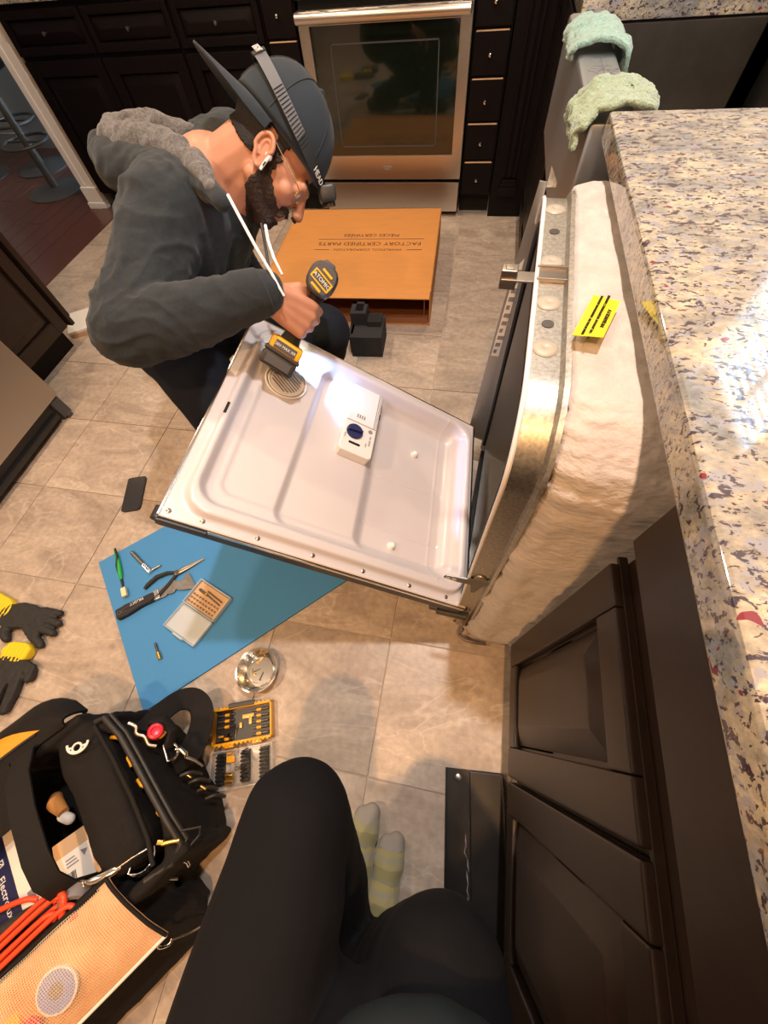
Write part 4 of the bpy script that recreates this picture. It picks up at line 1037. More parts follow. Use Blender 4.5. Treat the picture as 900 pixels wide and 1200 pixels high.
# white flat box on the floor behind the man
t = thing('flat_box', 'white flat box lying on the tiles beyond the left cabinet', 'box', Matrix.Translation((-1.93, 1.555, 0)) @ Matrix.Rotation(radians(35), 4, 'Z'))
g = G(); g.b2((-.12, -.09, 0), (.12, .09, .02), .002); g.obj('tray', 'cardboard_tan', t)
g = G(); g.b2((-.122, -.092, .02), (.122, .092, .035), .003); g.obj('lid', 'paper_white', t)

# ================================================================ WORK GLOVES
def glove(name, label, M, fingers, cuff, palm):
    t = thing(name, label, 'glove', M, 'work gloves on the tiles')
    g = G()
    g.chain([(palm[0][0], palm[0][1], .016), (palm[1][0], palm[1][1], .018)], [.038, .040]); g.ell(((palm[0][0]+palm[1][0])/2, (palm[0][1]+palm[1][1])/2, .018), (.055, .044, .018))
    for f in fingers: g.chain([(p[0], p[1], p[2]) for p in f], [p[3] for p in f])
    me = blob(g, .0034, 5)
    for v in me.vertices:
        if v.co.z < .0006: v.co.z = .0006
        v.co.z = .0006 + (v.co.z-.0006)*(1 if v.co.z < .03 else .03/v.co.z)
    displace(me, lambda c: .0016*noise.noise(c*70) + .0012*noise.noise(c*150))
    link('glove_body', me, 'rubber_black', t, True, 180)
    g = G(); g.chain([(c[0], c[1], c[2]) for c in cuff], [c[3] for c in cuff]); me = blob(g, .004, 4)
    for v in me.vertices: v.co.z = max(.0006, min(v.co.z, .030))
    displace(me, lambda c: .0012*sin(c.x*500))
    part_label(link('cuff', me, 'knit_yellow', t, True, 180), 'yellow knit cuff')
glove('work_glove', 'black coated work glove lying palm down with spread fingers, yellow cuff', Matrix(),
      [[(-1.265, .098, .017, .016), (-1.215, .107, .018, .0135), (-1.172, .108, .015, .011)], [(-1.255, .085, .017, .016), (-1.20, .083, .02, .0145), (-1.157, .078, .016, .012)],
       [(-1.255, .07, .017, .016), (-1.20, .055, .019, .0145), (-1.158, .047, .015, .012)], [(-1.265, .06, .017, .016), (-1.215, .03, .019, .015), (-1.175, .008, .015, .012)],
       [(-1.325, .05, .015, .016), (-1.318, .02, .018, .015), (-1.30, .005, .015, .012)]],
      [(-1.37, .09, .018, .036), (-1.44, .10, .018, .042)], [(-1.33, .075), (-1.275, .082)])
glove('work_glove', 'black coated work glove nearer the bag with fingers pointing down, yellow cuff', Matrix(),
      [[(-1.185, -.085, .018, .018), (-1.172, -.13, .02, .016), (-1.168, -.175, .016, .013)], [(-1.22, -.10, .018, .018), (-1.215, -.15, .02, .016), (-1.21, -.19, .016, .013)], [(-1.255, -.11, .018, .018), (-1.262, -.16, .02, .016), (-1.265, -.2, .016, .013)],
       [(-1.29, -.10, .018, .018), (-1.30, -.15, .02, .016), (-1.31, -.18, .016, .013)], [(-1.185, -.055, .02, .018), (-1.155, -.06, .022, .016), (-1.147, -.085, .018, .014)]],
      [(-1.25, -.025, .018, .03), (-1.215, -.022, .018, .03)], [(-1.25, -.075), (-1.215, -.075)])

# ================================================================ DRILL
def dpt(u, v, n): return DM @ Vector((u, v, n))
def ddir(u, v, n): return (DM.to_3x3() @ Vector((u, v, n))).normalized()
JN = dpt(.593, .572, .204)
db = ddir(0, .755, -.655); dh = ddir(.13, -.65, -.75); dh = (dh - db*dh.dot(db)).normalized(); dsd = db.cross(dh)
RM = Matrix(((db.x, dh.x, dsd.x, JN.x), (db.y, dh.y, dsd.y, JN.y), (db.z, dh.z, dsd.z, JN.z), (0, 0, 0, 1)))  # x barrel, y handle, z side
dr = thing('cordless_drill', 'yellow and black cordless drill held in the man\'s right hand over the white door', 'drill', RM)
def oval(x, ry, rz, n=20, p=2.6): return [(x, ry*math.copysign(abs(cos(a))**(2/p), cos(a)), rz*math.copysign(abs(sin(a))**(2/p), sin(a))) for a in [2*pi*i/n for i in range(n)]]
g = G(); g.quadmesh([oval(x, a, b) for x, a, b in ((-.030, .029, .029), (-.026, .032, .031), (.0, .033, .032), (.040, .031, .031), (.055, .028, .028))]); g.obj('motor_housing', 'yellow_plastic', dr)
g = G(); g.quadmesh([oval(x, a, b) for x, a, b in ((-.026, .0335, .0325), (-.040, .0345, .033), (-.056, .033, .031), (-.061, .029, .027))]); g.box((-.048, -.030, 0), (.022, .014, .026), None, .004)
rear = part_label(g.obj('rear_cap', 'grey_plastic', dr), 'dark grey rear cap')
CPM = Matrix(((0, 0, -1, -.0612), (0.0, -1, 0, 0), (-1, 0, 0, 0), (0, 0, 0, 1)))   # plate on the rear face: text x = -z side, y = up the handle
CPM = frame((-.0612, .004, 0), (0, .25, -.97), (0, -.97, -.25))
g = G(); o_, i_ = (.024, .0105), (.0205, .0075)
for a, b in (((-o_[0], -o_[1]), (o_[0], -i_[1])), ((-o_[0], i_[1]), (o_[0], o_[1])), ((-o_[0], -i_[1]), (-i_[0], i_[1])), ((i_[0], -i_[1]), (o_[0], i_[1]))): g.b2((*a, -.001), (*b, .0016), .0005)
o = g.obj('cap_outline', 'yellow_plastic', rear); o.matrix_basis = CPM
words('ATOMIC', .0115, CPM @ Matrix.Translation((0, 0, .0006)), 'gloss_white', rear)
for yy in (-.0185, .0185):
    g = G(); g.box((0, yy, 0), (.026, .0055, .003), None, .0015); o = g.obj('vent_slot', 'yellow_plastic', rear); o.matrix_basis = CPM
g = G(); g.quadmesh([oval(x, a, a, 18, 2) for x, a in ((.054, .027), (.075, .025), (.085, .021), (.118, .021), (.128, .012), (.13, .008))]); g.obj('chuck', 'black_plastic', dr)
g = G(); g.cyl((.128, 0, 0), (.150, 0, 0), .0032, n=6); g.obj('driver_bit', 'tool_steel', dr)
g = G(); g.tube([(-.004, .02, 0), (-.008, .05, 0), (-.006, .09, 0), (-.004, .13, 0), (0, .160, 0)], [.024, .0195, .0185, .0195, .026], 16, flat=1.0); g.obj('handle', 'rubber_black', dr)
g = G(); g.b2((.014, .028, -.007), (.026, .056, .007), .004); g.obj('trigger', 'black_plastic', dr)
g = G(); g.b2((-.050, .150, -.038), (.066, .180, .038), .007); g.obj('battery_foot', 'yellow_plastic', dr)
g = G(); g.b2((-.060, .178, -.042), (.074, .187, .042), .003); g.b2((-.058, .185, -.040), (.076, .220, .040), .006); bt = g.obj('battery', 'black_plastic', dr)
g = G(); g.b2((-.0605, .192, -.030), (-.0575, .213, .030), .001); g.b2((-.02, .158, .0375), (.045, .177, .0392), .001); g.b2((-.0515, .157, -.026), (-.0495, .176, .026), .001); part_label(g.obj('label_plate', 'grey_plastic', dr), 'dark label plate')
words('20V MAX XR', .0088, frame((-.0517, .1665, 0), (0, 0, -1), (0, -1, 0)), 'gloss_white', dr)
g = G(); g.cyl((.060, .168, 0), (.064, .168, 0), .006, n=12); part_label(g.obj('work_light', 'gloss_white', dr), 'small white work light')
sp = bpy.data.lights.new('work_light_beam', 'SPOT'); sp.energy = 11; sp.color = (.24, .46, 1.0); sp.spot_size = radians(140); sp.spot_blend = .8; sp.shadow_soft_size = .006
so = bpy.data.objects.new('work_light_beam', sp); COL.objects.link(so); so.parent = dr
so.matrix_basis = Matrix.Translation((.076, .160, 0)) @ Vector((0, 0, -1)).rotation_difference(RM.inverted() @ dpt(.55, .47, 0) - Vector((.076, .160, 0))).to_matrix().to_4x4()

# ================================================================ THE MAN AT THE DISHWASHER
man = thing('person', 'bearded man in grey hoodie and backwards black cap kneeling with a drill', 'person', (-.80, .95, 0))
HF = Vector((.575, -.197, -.794)).normalized(); HU = Vector((.744, .53, .407)); HU = (HU-HF*HU.dot(HF)).normalized(); HL = HU.cross(HF)
HC = Vector((-.482, 1.092, .838))
HM = Matrix(((HF.x, HL.x, HU.x, HC.x), (HF.y, HL.y, HU.y, HC.y), (HF.z, HL.z, HU.z, HC.z), (0, 0, 0, 1)))
H3 = HM.to_3x3()
def hp(x, y, z): return HM @ Vector((x, y, z))
NB = Vector((-.645, 1.055, .80)); PV = Vector((-.87, 1.00, .43))
SR = Vector((-.685, .900, .800)); ER = Vector((-.712, .632, .690))
SL = Vector((-.665, 1.24, .785)); EL = Vector((-.82, 1.28, .55))

# right hand frame, closed round the drill handle
GP = RM @ Vector((-.006, .088, 0))
hc = -dh; hpd = ddir(-.93, .28, -.20); hpd = (hpd - hc*hpd.dot(hc)*.75).normalized(); hn = hpd.cross(hc); 
if hn.dot(ddir(0, 0, 1)) < 0: hn = -hn
hn = (hn - hpd*hn.dot(hpd)).normalized(); hc2 = hn.cross(hpd)
if hc2.dot(hc) < 0: hc2 = -hc2
KR = GP + hpd*.006 + hn*.033; WR = KR - hpd*.092 - hn*.004
def hand(g, Wp, K, p, c, n, curl, lens=(.044, .028, .024), thumb=None):
    """palm plus four bent fingers and a thumb"""
    for i in range(4):
        sc = (1.0, 1.06, 1.0, .84)[i]; off = c*(.0325-.0215*i)
        m = K + off - p*(.004*abs(i-1.2)) + n*(.002 - .002*abs(i-1.3))
        b0 = Wp + c*(.018-.012*i) + n*.0
        g.chain([b0, (b0+m)*.5 + n*.002, m], [.0165, .0155, .0125], 12)
        a = 0; q = m
        for k in range(3):
            a = curl[k] + i*.05; d = p*cos(a) - n*sin(a); e = q + d*lens[k]*sc
            g.cap(q, e, (.0115, .0100, .0092)[k]*(.9 if i == 3 else 1), (.0100, .0092, .0078)[k]*(.9 if i == 3 else 1), 12); q = e
    g.ell((Wp+K)*.5 - n*.004, (.044, .036, .014), Matrix((p, c, n)).transposed())
    T = thumb or [Wp + p*.012 + c*.018 - n*.006, Wp + p*.045 + c*.046 - n*.012, Wp + p*.078 + c*.050 - n*.030, Wp + p*.090 + c*.044 - n*.050]
    g.chain(T, [.017, .0145, .0115, .0095], 12)

g = G()
# head
def he(x, y, z, rx, ry, rz, rot=None): g.ell(hp(x, y, z), (rx, ry, rz), H3 @ (Euler(rot).to_matrix() if rot else Matrix.Identity(3)))
def hcap(a, b, r0, r1): g.cap(hp(*a), hp(*b), r0, r1)
he(-.008, 0, .032, .100, .077, .094); he(.040, 0, -.030, .060, .062, .078); he(.03, 0, -.012, .066, .070, .05)
hcap((.010, -.050, -.070), (.078, -.016, -.108), .020, .016); hcap((.010, .050, -.070), (.078, .016, -.108), .020, .016); hcap((.074, -.012, -.110), (.074, .012, -.110), .018, .018)
hcap((.040, 0, -.08), (.068, 0, -.08), .04, .032)
hcap((.090, -.042, .006), (.090, .042, .006), .012, .012); hcap((.095, -.02, .004), (.095, .02, .004), .013, .013)
hcap((.100, 0, -.004), (.122, 0, -.040), .0085, .0125); he(.116, -.012, -.044, .010, .007, .008); he(.116, .012, -.044, .010, .007, .008)
hcap((.070, -.046, -.030), (.082, -.034, -.040), .020, .016); hcap((.070, .046, -.030), (.082, .034, -.040), .020, .016)
hcap((.097, -.018, -.067), (.097, .018, -.067), .0075, .0075); hcap((.095, -.016, -.078), (.095, .016, -.078), .0085, .0085)
hcap((.086, -.040, -.010), (.089, -.024, -.012), .0095, .0095); hcap((.086, .024, -.012), (.089, .040, -.010), .0095, .0095)
# neck, torso, arms, legs
g.chain([hp(-.028, 0, -.035), (hp(-.035, 0, -.09)+NB)*.5, NB], [.062, .060, .066])
g.chain([hp(-.01, 0, -.05), NB + Vector((.05, .0, -.03))], [.055, .06])
g.chain([NB, (NB+PV)*.5, PV], [.085, .11, .11]); g.cap(SR, SL, .06, .06); g.cap(PV+Vector((0, -.09, 0)), PV+Vector((0, .09, 0)), .09, .09)
g.chain([SR, ER, WR - hpd*.02, WR], [.050, .040, .026, .024]); hand(g, WR, KR, hpd, hc2, hn, (radians(50), radians(128), radians(188)))
WL = Vector((-.64, 1.11, .47)); KL = WL + Vector((.075, -.02, -.03))
g.chain([SL, EL, WL], [.050, .040, .026]); pl = (KL-WL).normalized(); nl = (Vector((0, 0, 1))-pl*pl.z).normalized(); hand(g, WL, KL, pl, nl.cross(pl), nl, (radians(20), radians(45), radians(70)))
HR = Vector((-.88, .905, .42)); KNR = Vector((-.67, .70, .125)); AR = Vector((-.93, .93, .085))
HLg = Vector((-.88, 1.095, .42)); KNL = Vector((-.415, .985, .45)); AL = Vector((-.53, 1.03, .09))
g.chain([HR, KNR, AR], [.075, .055, .04]); g.chain([HLg, KNL, AL], [.075, .055, .04])
me = blob(g, .0040, 5)
body = link('body', localise(me, man), 'skin', man, True, 180)

# ears, eyes, hair, beard
for sy in (-1, 1):
    g = G(); EM = HM @ Matrix.Translation((.003, sy*.079, -.022)) @ Euler((radians(-8*sy), radians(-12), radians(22*sy))).to_matrix().to_4x4()
    ring = [(.019*cos(a)*(1 if sin(a) > 0 else .72), 0, .031*sin(a)) for a in [2*pi*i/22 for i in range(22)]]
    g.tube([(x, sy*(.006+.004*max(0, -x/.019)), z) for x, y, z in ring], .0048, 8, True)
    g.tube([(.011*cos(a)+.002, sy*.004, .018*sin(a)+.002) for a in [pi*.1+i*pi*1.2/10 for i in range(11)]], .0038, 8)
    g.ell((.0, 0, 0), (.018, .0045, .029)); g.ell((.006, sy*.003, -.026), (.009, .0055, .009)); g.ell((.012, sy*.004, -.004), (.005, .006, .007))
    me = blob(g, .0016, 2); me.transform(EM); link('ear', localise(me, man), 'skin', man, True, 180)
    g = G(); g.ell(hp(.0865, sy*.032, -.011), (.0115, .0115, .0115)); g.obj('eye', 'eye_white', man, world=True)
def shell(name, m, pred, off, rough):
    """a thin layer lying on part of the skin"""
    HI = HM.inverted() @ wm(man); b = bmesh.new(); b.from_mesh(body.data); b.normal_update()
    bmesh.ops.delete(b, geom=[f for f in b.faces if (HI @ f.calc_center_median()).length > .19 or not pred(HI @ f.calc_center_median())], context='FACES')
    bmesh.ops.delete(b, geom=[v for v in b.verts if not v.link_faces], context='VERTS')
    bmesh.ops.subdivide_edges(b, edges=b.edges[:], cuts=1, use_grid_fill=True); b.normal_update()
    for v in b.verts:
        e = 1.0 if not v.is_boundary else 0.0
        v.co += v.normal*(.0006 + e*(off + rough*noise.noise(v.co*330)))
    bv = [v for v in b.verts if v.is_boundary]
    for _ in range(5):
        new = {v: sum((e.other_vert(v).co for e in v.link_edges if e.is_boundary), Vector())/max(1, sum(e.is_boundary for e in v.link_edges)) for v in bv}
        for v, c in new.items(): v.co = v.co.lerp(c, .5)
    me = bpy.data.meshes.new(name); b.to_mesh(me); b.free(); return link(name, me, m, man, True, 180)
def nz_(p): return .004*noise.noise(p*90) + .003*noise.noise(p*210)
def is_hair(p):
    e = nz_(p)
    return p.z < .07 and (p.x < -.018 + e and p.z > -.048 + .30*max(0, -p.x-.06) + e or (abs(p.y) > .045 and .006 < p.x + e < .026 and -.02 < p.z) or (p.z > .02 and p.x < .03))
def is_beard(p):
    e = nz_(p); ay_ = abs(p.y)
    if p.x > .086 and ay_ < .033 and -.066 + e*.5 < p.z < -.050 + e*.5: return True
    if p.x < .012 + e or p.z < -.150: return False
    if ay_ > .045 and p.x < .034 + e and -.06 < p.z < .0: return True
    top = -.030 - (p.x-.022)*.62 if p.x < .075 else -.064
    if p.x > .083 and ay_ < .022 and p.z > -.088: return False
    return p.z < top + e and p.x > .012 + max(0, -.095-p.z)*.7
shell('hair', 'hair', is_hair, .0035, .0016)
shell('beard', 'beard_hair', is_beard, .0048, .0030)
g = G()
for sy in (-1, 1):
    g = G(); hcap((.088, sy*.046, .0195), (.1005, sy*.018, .0165), .0035, .0035); g.obj('eyebrow', 'hair', man, world=True)

# cap worn backwards
def rim(a): return (.114*cos(a) - .006, .0915*sin(a), .024 + .014*cos(a))
def dome(u, v):
    a = 2*pi*u; x, y, z0 = rim(a); th = v*pi/2*.985
    return hp((x+.006)*cos(th)**.80 - .006 - .010*sin(th), y*cos(th)**.80, z0 + (.150-z0)*sin(th))
g = G(); n = 48
g.quadmesh([[dome(i/n, j/14) for i in range(n)] for j in range(15)], True, True)
cap = g.obj('cap', 'cap_fabric', man, world=True, angle=180); part_label(cap, 'black cap worn backwards')
g = G()
def brim(u, v):
    a = pi + (u-.5)*radians(166); x, y, z = rim(a); k = (1-abs(2*u-1)**2.4)
    ext = .004 + .094*k**.85*v if v > 0 else 0
    return hp(x*1.0 - ext*.93 + .004, y*(1.02 - .02*v), z - ext*.28 - .030*(abs(2*u-1)**2)*v*0 - .018*(2*u-1)**2*v)
g.sheet(brim, 30, 10, .0035); part_label(g.obj('brim', 'cap_fabric', cap, smooth=True, angle=50, M=wm(man).inverted()), 'stiff flat brim')
g = G()
for k in range(6): g.tube([dome(k/6+.04, j/14) + (dome(k/6+.04, j/14)-hp(0, 0, .03)).normalized()*.0006 for j in range(1, 15)], .0011, 5)
g.obj('panel_seam', 'strap_black', cap, M=wm(man).inverted())
g = G(); g.ell(dome(0, 1.0), (.008, .008, .008)); g.obj('top_button', 'cap_fabric', cap, M=wm(man).inverted())
# headlamp
def sband(a, o=.0035, w=0): return hp((.119+o)*cos(a) - .006, (.0955+o)*sin(a), .062 - .018*cos(a) + w)
def bandpart(a0, a1, name, m, parent, w=.024, t=.003, o=.0035):
    g = G(); k = 26; rings = []
    for i in range(k+1):
        a = a0+(a1-a0)*i/k; taper = .0105
        rings.append([sband(a, o, -w/2), sband(a, o+t, -w/2), sband(a, o+t-.007, w/2), sband(a, o-.007, w/2)])
    g.quadmesh(rings); return g.obj(name, m, parent, world=True, angle=50)
lamp = bandpart(radians(-72), radians(72), 'headlamp_strap', 'strap_black', man); part_label(lamp, 'black elastic headlamp strap lettered in white')
part_label(bandpart(radians(-150), radians(-72), 'headlamp_strap', 'strap_grey', man, .023), 'grey woven strap length')
bandpart(radians(72), radians(150), 'headlamp_strap', 'strap_grey', man, .023)
bandpart(radians(150), radians(210), 'headlamp_strap', 'strap_black', man, .027, .005)
g = G()
for k in range(16):
    a = radians(-110+3.0*k)
    g.tube([sband(a, .0072, -.010), sband(a, .0009, .010)], .0009, 5)
g.obj('woven_rib', 'strap_black', man, world=True)
def on_band(s, a, size, col='gloss_white', o=.0068):
    p = sband(a, o-.0035+.0015); tx = (sband(a+.02)-sband(a-.02)).normalized(); up = (sband(a, o-.007, .012)-sband(a, o, -.012)).normalized()
    M = frame(p, tx, up); return words(s, size, wm(man).inverted() @ M, col, man, extrude=.0005)
on_band('HEAD', radians(-33), .017); on_band('LIGHT', radians(-158), .020, o=.0095)
g = G(); LM = HM @ Matrix.Translation((.130, 0, .048)) @ Euler((0, radians(28), 0)).to_matrix().to_4x4()
g.box((0, 0, 0), (.034, .062, .040), None, .008); g.cyl((.014, 0, 0), (.024, 0, 0), .016, n=20); part_label(g.obj('headlamp', 'black_plastic', man, world=True, M=LM), 'black lamp housing at the forehead')
# glasses
g = G()
for s in (-1, 1):
    g.tube([hp(.104 - .012*(abs(.033+.023*cos(a))/.056), s*(.034+.0235*cos(a)), -.014+.021*sin(a)) for a in [2*pi*i/26 for i in range(26)]], .0011, 6, True)
    g.tube([hp(.094, s*.058, -.006), hp(.080, s*.070, -.003), hp(.03, s*.0775, .004), hp(.004, s*.081, .008)], .0011, 6)
g.tube([hp(.108, -.011, -.008), hp(.110, 0, -.005), hp(.108, .011, -.008)], .0011, 6)
fr = part_label(g.obj('glasses', 'gold', man, world=True), 'thin gold rimmed glasses')
for s in (-1, 1):
    g = G(); g.sheet(lambda u, v: hp(.104 - .012*(abs(.033+.021*v*cos(2*pi*u))/.056), s*(.034+.0225*v*cos(2*pi*u)), -.014+.020*v*sin(2*pi*u)), 24, 4); g.obj('lens', 'clear_lens', fr, M=wm(man).inverted())
# white earbud in the right ear
g = G(); g.ell(hp(.015, -.086, -.022), (.0080, .0080, .0080)); g.cap(hp(.017, -.091, -.026), hp(.021, -.094, -.050), .0036, .0032); part_label(g.obj('earbud', 'gloss_white', man, world=True), 'white wireless earbud')
g = G(); g.tube([hp(.0185, -.0945, -.034), hp(.0200, -.0962, -.043)], .0016, 6); g.obj('earbud_sensor', 'black_plastic', man, world=True)
# chain necklace round the neck
g = G(); nd = (NB-hp(-.03, 0, -.05)).normalized(); nu = Vector((0, 0, 1)); nu = (nu-nd*nu.dot(nd)).normalized(); nw = nd.cross(nu); cc = NB*.70+hp(-.032, 0, -.07)*.30
for k in range(44):
    a = 2*pi*k/44; p = cc + (nu*cos(a)+nw*sin(a))*.0720; q = cc + (nu*cos(a+.11)+nw*sin(a+.11))*.0720
    g.tube([p, q], .0016 if k % 2 else .0011, 5)
part_label(g.obj('necklace', 'tool_steel', man, world=True), 'thin metal chain')

# hoodie
CE = WR - hpd*.020
g = G()
for a, b, r0, r1 in ((Vector((-.70, .955, .765)), Vector((-.885, .915, .47)), .118, .118), (Vector((-.685, 1.20, .755)), Vector((-.885, 1.09, .47)), .118, .118),
                     (NB+Vector((-.035, .01, -.055)), PV+Vector((0, 0, .05)), .125, .135)): g.cap(a, b, r0, r1, 18)
g.chain([SR, NB+Vector((-.045, 0, -.015)), SL], [.088, .085, .088], 18)
mid = ER + (CE-ER)*.5
g.chain([SR+Vector((-.005, 0, -.005)), (SR+ER)*.5+Vector((-.008, 0, -.012)), ER, mid+Vector((0, -.003, -.006)), CE], [.092, .082, .078, .066, .0445], 18)
g.chain([SL, EL, EL+(WL-EL)*.85], [.088, .066, .043], 18)
me = blob(g, .0050, 6)
axR = (CE-ER).normalized(); axU = (ER-SR).normalized(); axT = (PV-NB).normalized()
def crease(x):
    t = abs(sin(x)); return (1-t)**1.6*1.5 - .55
def folds(c):
    d = 0
    s = (c-ER).dot(axR); r = (c-ER-axR*max(0, s)).length
    if -.08 < s < .30 and r < .12: d += .0046*crease(s*44 + 5.5*noise.noise(c*8) + c.z*34 + c.y*16)*max(0, .55+.9*noise.noise(c*8+Vector((5, 0, 0))))*(1 if s < .24 else .4)
    s = (c-SR).dot(axU); r = (c-SR-axU*s).length
    if -.06 < s < .32 and r < .13: d += .0060*crease(s*26 + c.x*48 + 5.0*noise.noise(c*7))*max(0, .55+.8*noise.noise(c*6+Vector((0, 3, 0))))
    if c.y > .80: d += .0055*crease((c.y*1.1+c.x*.9)*62 + 3.0*noise.noise(c*7))*max(0, .25+.9*noise.noise(c*6))
    return d + .0035*noise.noise(c*20) + .0022*noise.noise(c*46) + .0008*noise.noise(c*120)
displace(me, folds)
hood_i = link('hoodie', localise(me, man), 'fleece_grey', man, True, 180); part_label(hood_i, 'charcoal grey fleece hoodie')
# cuff
g = G(); g.quadmesh([[CE - axR*(.055-.055*t) + (hn*cos(a)+axR.cross(hn).normalized()*sin(a))*r for a in [2*pi*i/60 for i in range(60)]] for t, r in ((0, .0500), (.1, .0512), (.5, .0490), (.9, .0466), (1, .0455), (1.06, .0400), (.9, .037))], True, False)
cm = wm(man).inverted(); 
o = g.obj('cuff', 'fleece_grey', hood_i, M=cm)
# hood lying behind the neck: dark outside, heather lining inside
g = G()
hp1 = [(-0.525, 0.871, 0.827), (-0.619, 0.958, 0.832), (-0.733, 1.009, 0.832), (-0.873, 1.051, 0.821), (-0.959, 1.135, 0.823), (-0.948, 1.22, 0.821), (-0.778, 1.205, 0.818)]
g.chain([Vector(p) for p in hp1], [.017, .030, .046, .052, .045, .040, .035], 16)
me = blob(g, .005, 5); displace(me, lambda c: .007*noise.noise(c*17) + .004*noise.noise(c*38))
link('hood', localise(me, man), 'fleece_grey', hood_i, True, 180).matrix_basis = Matrix()
g = G()
hp2 = [(-0.549, 0.892, 0.842), (-0.624, 0.978, 0.855), (-0.715, 1.037, 0.862), (-0.812, 1.067, 0.859), (-0.898, 1.106, 0.854), (-0.93, 1.171, 0.86), (-0.858, 1.164, 0.867), (-0.766, 1.142, 0.863), (-0.701, 1.156, 0.843)]
g.chain([Vector(p) for p in hp2], [.014, .028, .036, .038, .034, .028, .030, .030, .022], 16); g.chain([Vector((-0.83, 1.12, 0.874)), Vector((-0.811, 1.156, 0.89))], [.024, .011], 12)
me = blob(g, .004, 4); displace(me, lambda c: .009*noise.noise(c*26) + .004*noise.noise(c*60))
part_label(link('hood_lining', localise(me, man), 'heather_grey', hood_i, True, 180), 'fuzzy heather grey lining')
for pts in ([(-0.495, 0.848, 0.85), (-0.466, 0.812, 0.831), (-0.427, 0.768, 0.795), (-0.396, 0.739, 0.763), (-0.372, 0.717, 0.73)], [(-0.428, 0.836, 0.803), (-0.416, 0.805, 0.79), (-0.4, 0.776, 0.773), (-0.381, 0.754, 0.752)]):
    g = G(); g.tube([Vector(p) for p in pts], [.0032]*(len(pts)-1)+[.0022], 8); part_label(g.obj('drawstring', 'white_cord', hood_i, M=wm(man).inverted()), 'white drawstring')
g = G(); g.tube([Vector(p) for p in ((-0.442, 0.848, 0.801), (-0.422, 0.792, 0.767), (-0.405, 0.734, 0.722))], .0028, 6); g.obj('zip', 'black_plastic', hood_i, M=wm(man).inverted())

# trousers and shoes
g = G(); g.cap(HR+Vector((0, 0, .02)), HLg+Vector((0, 0, .02)), .135, .135, 18); g.cap(PV+Vector((.02, 0, .06)), PV, .15, .14, 18)
g.chain([HR, KNR, AR], [.125, .082, .058], 18); g.chain([HLg, KNL, AL], [.120, .078, .060], 18); me = blob(g, .008, 6)
displace(me, lambda c: .006*sin(c.z*40+c.x*35+4*noise.noise(c*6))*noise.noise(c*7) + .002*noise.noise(c*25))
part_label(link('trousers', localise(me, man), 'trouser_navy', man, True, 180), 'dark navy trousers')
for ank, toe in ((AL, Vector((-.38, 1.02, .04))), (AR+Vector((-.02, 0, -.02)), Vector((-.83, .90, .035)))):
    g = G(); dd = toe-ank; dd.z = 0; dd.normalize(); b0 = Vector((ank.x, ank.y, .045)) - dd*.05
    g.chain([b0, b0+dd*.10, b0+dd*.20], [.042, .043, .036]); me = blob(g, .006, 4)
    for v in me.vertices: v.co.z = max(v.co.z, .002)
    link('shoe', localise(me, man), 'shoe_dark', man, True, 180)

# ================================================================ TOOL BAG
BG = Matrix(((.7914, .6113, 0, -.66), (-.6113, .7914, 0, -.28), (0, 0, 1, 0), (0, 0, 0, 1)))
bag = thing('tool_bag', 'black open tool bag with steel clips and orange lined lid at lower left', 'bag', BG)
g = G()
g.b2((-.165, -.62, .012), (.16, .09, .04))                       # bottom
g.b2((-.175, -.62, .012), (-.150, .08, .265))                     # far wall
g.b2((.135, -.62, .012), (.158, .0, .255))                        # near wall
g.box((-.0, .048, .13), (.31, .10, .252), None, .03)             # padded end wall
g.sheet(lambda u, v: (-.12+.325*u, (.140 + .030*v - .030*(2*u-1)**4 - .016*v*v), .255-.235*v - .02*u), 20, 12, .016)
g.sheet(lambda u, v: (.192+.012*v-.02*u*0, .02+.125*u, .235-.21*v), 10, 12, .016)
g.sheet(lambda u, v: (-.125-.012*v, .03+.11*u, .255-.235*v), 10, 12, .016)
g.sheet(lambda u, v: (.165+.155*v, -.62+.66*u, .175-.160*v), 16, 8, .02)   # slanted near pocket
g.b2((.15, -.62, .012), (.27, .03, .03)); g.box((.235, .025, .05), (.10, .02, .07), (0, 0, .3))
me = blob(g, .0065, 5)
displace(me, lambda c: .006*noise.noise(c*11) + .0035*noise.noise(c*26) + .0012*noise.noise(c*70))
for v in me.vertices: v.co.z = max(v.co.z, .001)
link('bag_body', me, 'bag_fabric', bag, True, 180)
g = G(); g.sheet(lambda u, v: (-.17+.115*v, -.62+.56*u, .272+.006*sin(u*9)-.012*v), 24, 8, .004); part_label(g.obj('side_cover', 'bag_fabric', bag), 'half zipped top cover')
g = G(); g.b2((-.16, .098, .03), (.18, .135, .05)); g.obj('pocket_floor', 'cavity_black', bag)
# piping and zip tapes
lip_o = [(-.125, .105, .262), (-.118, .126, .268), (-.06, .138, .266), (.0, .141, .264), (.07, .141, .258), (.14, .140, .248), (.19, .140, .235), (.205, .11, .23), (.195, .06, .235)]
g = G(); g.tube(lip_o, .0065, 8); g.tube([(x, y+.010, z-.006) for x, y, z in lip_o[1:-1]], .004, 8); part_label(g.obj('pocket_piping', 'bag_trim', bag), 'dark piped zip edge')
g = G(); g.tube([(-.122, .098, .260), (-.04, .104, .258), (.06, .106, .255), (.14, .100, .249), (.185, .085, .24)], .0045, 8); g.tube([(.147, .0, .258), (.148, -.2, .258), (.148, -.6, .255)], .006, 8)
g.obj('rim_piping', 'bag_strap', bag)
